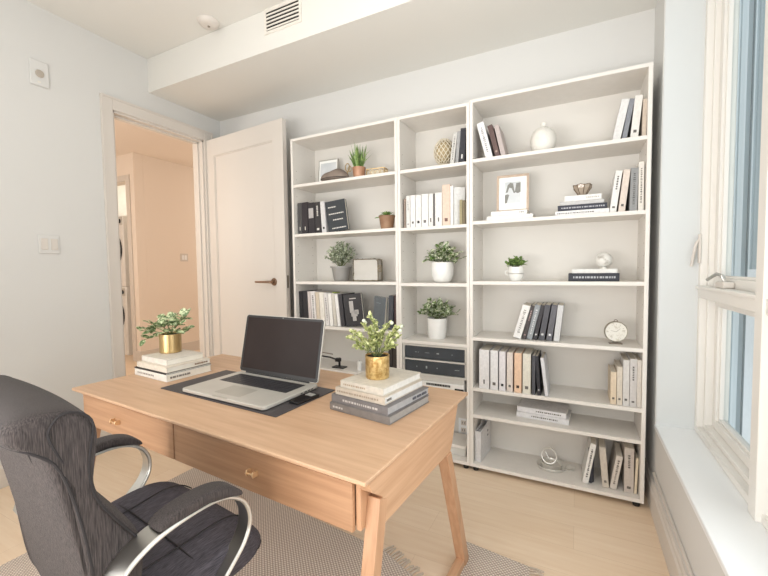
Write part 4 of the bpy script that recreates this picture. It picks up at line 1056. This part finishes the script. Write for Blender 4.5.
# ------------------------------------------------------------------ office chair
ch = thing('office_chair', 'charcoal fabric office armchair with polished metal arms at the desk', 'chair', (-1.09, .62, .009), R(-7))
def sweep_profile(name, prof, xs, material, parent, bev=.02, seg=4, shrink=None):
    """profile (y,z) swept across x; edges at both ends rounded by shrinking toward the centroid"""
    cy = sum(p[0] for p in prof)/len(prof); cz = sum(p[1] for p in prof)/len(prof)
    bm = bmesh.new(); rings = []
    for x, k, dy in xs:
        rings.append([bm.verts.new((x, cy+(p[0]-cy)*k+dy, cz+(p[1]-cz)*(k+(1-k)*.75))) for p in prof])
    n = len(prof)
    for A, B in zip(rings[:-1], rings[1:]):
        for i in range(n): bm.faces.new((A[i], A[(i+1) % n], B[(i+1) % n], B[i]))
    bm.faces.new(rings[0][::-1]); bm.faces.new(rings[-1])
    return obj(name, bm, material, parent, smooth=True, subsurf=2)
# backrest: thin outer shell at the rear, cushion with head roll and lumbar bulge in front
def ctr(prof, n):
    return prof
shell = [(-.168, .43), (-.188, .55), (-.214, .70), (-.242, .84), (-.262, .94), (-.285, .985), (-.272, 1.00), (-.235, .95), (-.214, .84), (-.192, .70), (-.172, .55), (-.160, .43)]
sweep_profile('backrest_shell', shell, [(-.236, .4, .01), (-.234, .9, .006), (-.20, 1, 0), (0, 1, -.012), (.20, 1, 0), (.234, .9, .006), (.236, .4, .01)], M['fabric'], ch)
cush = [(-.165, .44), (-.190, .58), (-.205, .72), (-.224, .84), (-.238, .925), (-.298, .936), (-.320, .972), (-.300, 1.000), (-.255, 1.010), (-.206, 1.000), (-.172, .974), (-.160, .940), (-.172, .885), (-.180, .845), (-.168, .800), (-.128, .735), (-.088, .685), (-.076, .62), (-.088, .54), (-.105, .44)]
cu = sweep_profile('backrest_cushion', cush, [(-.246, .55, 0), (-.240, .92, 0), (-.20, 1.0, .0), (-.1, 1.0, .006), (0, 1.0, .008), (.1, 1.0, .006), (.20, 1.0, 0), (.240, .92, 0), (.246, .55, 0)], M['fabric'], ch)
# piping: along the cushion side outline and down the rear seams
def pipe(pts, r_=.0042, sub=3):
    P_ = [Vector(p) for p in pts]; out = []
    for i in range(len(P_)-1):
        p0 = P_[max(i-1, 0)]; p1 = P_[i]; p2 = P_[i+1]; p3 = P_[min(i+2, len(P_)-1)]
        for k in range(sub):
            t = k/sub; out.append(.5*((2*p1)+(-p0+p2)*t+(2*p0-5*p1+4*p2-p3)*t*t+(-p0+3*p1-3*p2+p3)*t**3))
    out.append(P_[-1]); return out
for s in (-1, 1):
    x = s*.243
    tube('piping', pipe([(x, -.160, .46), (x, -.184, .62), (x, -.202, .76), (x, -.230, .88), (x, -.262, .925), (s*.22, -.292, .945), (s*.12, -.304, .942)]), .003, M['piping'], ch, seg=7)
    tube('piping', pipe([(s*.243, -.226, .895), (s*.246, -.243, .94), (s*.246, -.246, .968), (s*.246, -.224, .993), (s*.246, -.192, .983), (s*.246, -.176, .955), (s*.246, -.184, .90), (s*.246, -.186, .845), (s*.248, -.172, .79), (s*.248, -.135, .725), (s*.246, -.10, .67)]), .0025, M['piping'], ch, seg=7)
    tube('rear_seam', pipe([(s*.165, -.166, .44), (s*.165, -.186, .56), (s*.165, -.211, .70), (s*.165, -.238, .84), (s*.165, -.268, .94)]), .0022, M['piping'], ch, seg=6)
# seat cushion
seatp = [(-.17, .44), (-.17, .505), (-.05, .515), (.08, .528), (.17, .530), (.225, .510), (.245, .475), (.232, .445), (.18, .432), (0, .43)]
sweep_profile('seat', seatp, [(-.262, .55, 0), (-.252, .92, 0), (-.20, 1.0, 0), (0, 1.0, 0), (.20, 1.0, 0), (.252, .92, 0), (.262, .55, 0)], M['fabricdark'], ch)
for s in (-1, 1):
    tube('seat_seam', pipe([(s*.14, -.08, .520), (s*.145, .04, .528), (s*.15, .14, .537), (s*.15, .20, .525), (s*.15, .238, .495)]), .002, M['piping'], ch, seg=6)
tube('seat_seam', pipe([(-.24, .035, .519), (-.12, .035, .527), (0, .035, .527), (.12, .035, .527), (.24, .035, .519)]), .002, M['piping'], ch, seg=6)
tube('piping', pipe([(.255, -.15, .462), (.257, .0, .462), (.255, .15, .458), (.235, .225, .462), (.12, .247, .468), (0, .248, .468), (-.12, .247, .468), (-.235, .225, .462)]), .004, M['piping'], ch, seg=6)
box('seat_base', (-.20, .20, -.15, .18, .405, .436), M['black'], ch, bevel=.01)
# arms
armpath = [(-.185, .59), (-.175, .620), (-.152, .652), (-.115, .674), (-.07, .688), (0, .696), (.055, .694), (.098, .680), (.132, .652), (.149, .614), (.148, .575), (.130, .538), (.098, .505), (.062, .472), (.03, .445), (.0, .425)]
pp = [(p[1], p[2]) for p in pipe([(0, *q) for q in armpath], sub=3)]
for s in (-1, 1):
    bm = bmesh.new(); n = len(pp)
    bm_band(bm, [(s*.272, p[0], p[1]) for p in pp], [.074-.028*min(1, i/(n*.45)) for i in range(n)], .012)
    ar = obj('arm_loop', bm, M['alu'], ch, bevel=.003)
    bm = bmesh.new()
    for sx in (-1, 1):
        bm_tube(bm, [(s*.272+sx*(.0365-.014*min(1, i/(n*.45))), p[0], p[1]) for i, p in enumerate(pp)], .0035, 6)
    obj('arm_rim', bm, M['silver'], ar, smooth=True)
    padp = [(-.090, .692), (-.084, .712), (-.03, .727), (.04, .730), (.085, .719), (.116, .698), (.132, .674), (.124, .668), (.098, .689), (.06, .703), (0, .706), (-.07, .698)]
    bm = bmesh.new(); rings = []
    for x, k in ((-.030, .5), (-.027, .9), (-.012, 1), (.012, 1), (.027, .9), (.030, .5)):
        cy = [(.5*(padp[i][0]+padp[11-i][0]), .5*(padp[i][1]+padp[11-i][1])) for i in range(12)]
        rings.append([bm.verts.new((s*.272+x, cy[i][0]+(padp[i][0]-cy[i][0])*k, cy[i][1]+(padp[i][1]-cy[i][1])*k)) for i in range(12)])
    for A_, B_ in zip(rings[:-1], rings[1:]):
        for i in range(12): bm.faces.new((A_[i], A_[(i+1) % 12], B_[(i+1) % 12], B_[i]))
    bm.faces.new(rings[0][::-1]); bm.faces.new(rings[-1])
    pd = obj('armrest_pad', bm, M['fabric'], ch, smooth=True, subsurf=2)
# pedestal
lathe('gas_column', [(0, .10), (.028, .10), (.028, .26), (.018, .262), (.018, .41), (0, .41)], M['black'], ch, seg=20)
tube('height_lever', [(.05, .08, .415), (.20, .10, .40), (.235, .102, .398)], [.006, .006, .011], M['black'], ch)
hb = lathe('star_hub', [(0, .07), (.045, .07), (.05, .085), (.045, .115), (.02, .125), (0, .125)], M['alu'], ch, seg=24)
for k in range(5):
    a = 2*pi*k/5+.2; c_, s_ = cos(a), sin(a)
    bm = bmesh.new(); bm_tube(bm, [(.03*c_, .03*s_, .095), (.16*c_, .16*s_, .092), (.27*c_, .27*s_, .078)], [.024, .019, .013], 8)
    lg = obj('leg', bm, M['alu'], ch, smooth=True)
    bm = bmesh.new(); px, py = .27*c_, .27*s_
    for q in (-1, 1):
        ox, oy = -s_*.013*q, c_*.013*q
        bm_tube(bm, [(px+ox-(-s_)*.008, py+oy-c_*.008, .027+.009), (px+ox+(-s_)*.008, py+oy+c_*.008, .027+.009)], .0265, 16)
    bm_tube(bm, [(px, py, .05), (px, py, .080)], .008, 8)
    obj('caster', bm, M['caster'], lg, smooth=True)

# ------------------------------------------------------------------ camera
cam = bpy.data.cameras.new('camera'); co = bpy.data.objects.new('camera', cam); COL.objects.link(co)
f, yaw, pit, rol = 384.47, .46529, .0490, -.01239
fw = Vector((-sin(yaw)*cos(pit), cos(yaw)*cos(pit), -sin(pit)))
r0 = Vector((cos(yaw), sin(yaw), 0)); u0 = r0.cross(fw)
r1 = r0*cos(rol)+u0*sin(rol); u1 = u0*cos(rol)-r0*sin(rol)
mw = Matrix((r1, u1, -fw)).transposed().to_4x4(); mw.translation = (0, 0, 1.27); co.matrix_world = mw
cam.sensor_width = 36; cam.lens = f/768*36; cam.clip_start = .02
SC.camera = co

# ------------------------------------------------------------------ light
wd = bpy.data.worlds.new('sky'); SC.world = wd; wd.use_nodes = True
bg = wd.node_tree.nodes['Background']; bg.inputs[0].default_value = (.93, .97, 1.0, 1); bg.inputs[1].default_value = 1.15
def area(name, loc, rot, size, power, col, sy=None, spread=None):
    l = bpy.data.lights.new(name, 'AREA'); l.energy = power; l.color = col; l.size = size
    if sy: l.shape = 'RECTANGLE'; l.size_y = sy
    if spread: l.spread = spread
    o = bpy.data.objects.new(name, l); COL.objects.link(o); o.location = loc; o.rotation_euler = rot; return o
# daylight through the long window run (area lamps stand in for it, inside and outside the glass)
area('daylight', (.50, .35, 1.60), (0, R(90), 0), 2.0, 22, (.96, .985, 1.0), 2.2)
area('daylight_outside', (1.3, .9, 1.9), (0, R(90), 0), 2.2, 9, (.96, .985, 1.0), 2.0)
area('ceiling_fill', (-1.2, -.3, 2.9), (0, 0, 0), 1.8, 10, (1.0, .99, .98), 1.8)  # unseen fill added under the ceiling, no fixture; the fills below are added too
area('upward_fill', (-.7, -1.0, .9), (R(180-40), 0, 0), 2.0, 26, (1.0, .99, .98), 1.2, spread=R(130))  # added fill behind the camera, tilted up to brighten soffit and ceiling
area('upward_fill_high', (-1.0, -.6, 1.9), (R(180), 0, 0), 2.0, 11, (1.0, .99, .98), 2.0)  # added upward fill for the ceiling, no fixture modelled
area('side_fill', (-2.7, -.9, 1.5), (0, R(-90), R(20)), 1.4, 16, (1.0, .99, .98), 1.4)
area('low_fill', (-1.7, -1.3, .9), (R(86), 0, R(-32)), 1.2, 15, (1.0, .99, .98), 1.0, spread=R(110))
area('front_fill', (-.1, -1.5, 1.5), (R(88), 0, R(12)), 1.6, 7, (1.0, .99, .98), 1.6, spread=R(100))
for loc, e in (((-4.0, .9, 1.9), 50), ((-6.3, 1.6, 1.9), 26), ((-4.3, 5.4, 2.0), 26)):
    l = bpy.data.lights.new('hall_lamp', 'POINT'); l.energy = e; l.color = (1.0, .92, .84); l.shadow_soft_size = .3
    o = bpy.data.objects.new('hall_lamp', l); COL.objects.link(o); o.location = loc
SC.view_settings.view_transform = 'Standard'; SC.view_settings.look = 'None'; SC.view_settings.exposure = .03; SC.view_settings.gamma = 1
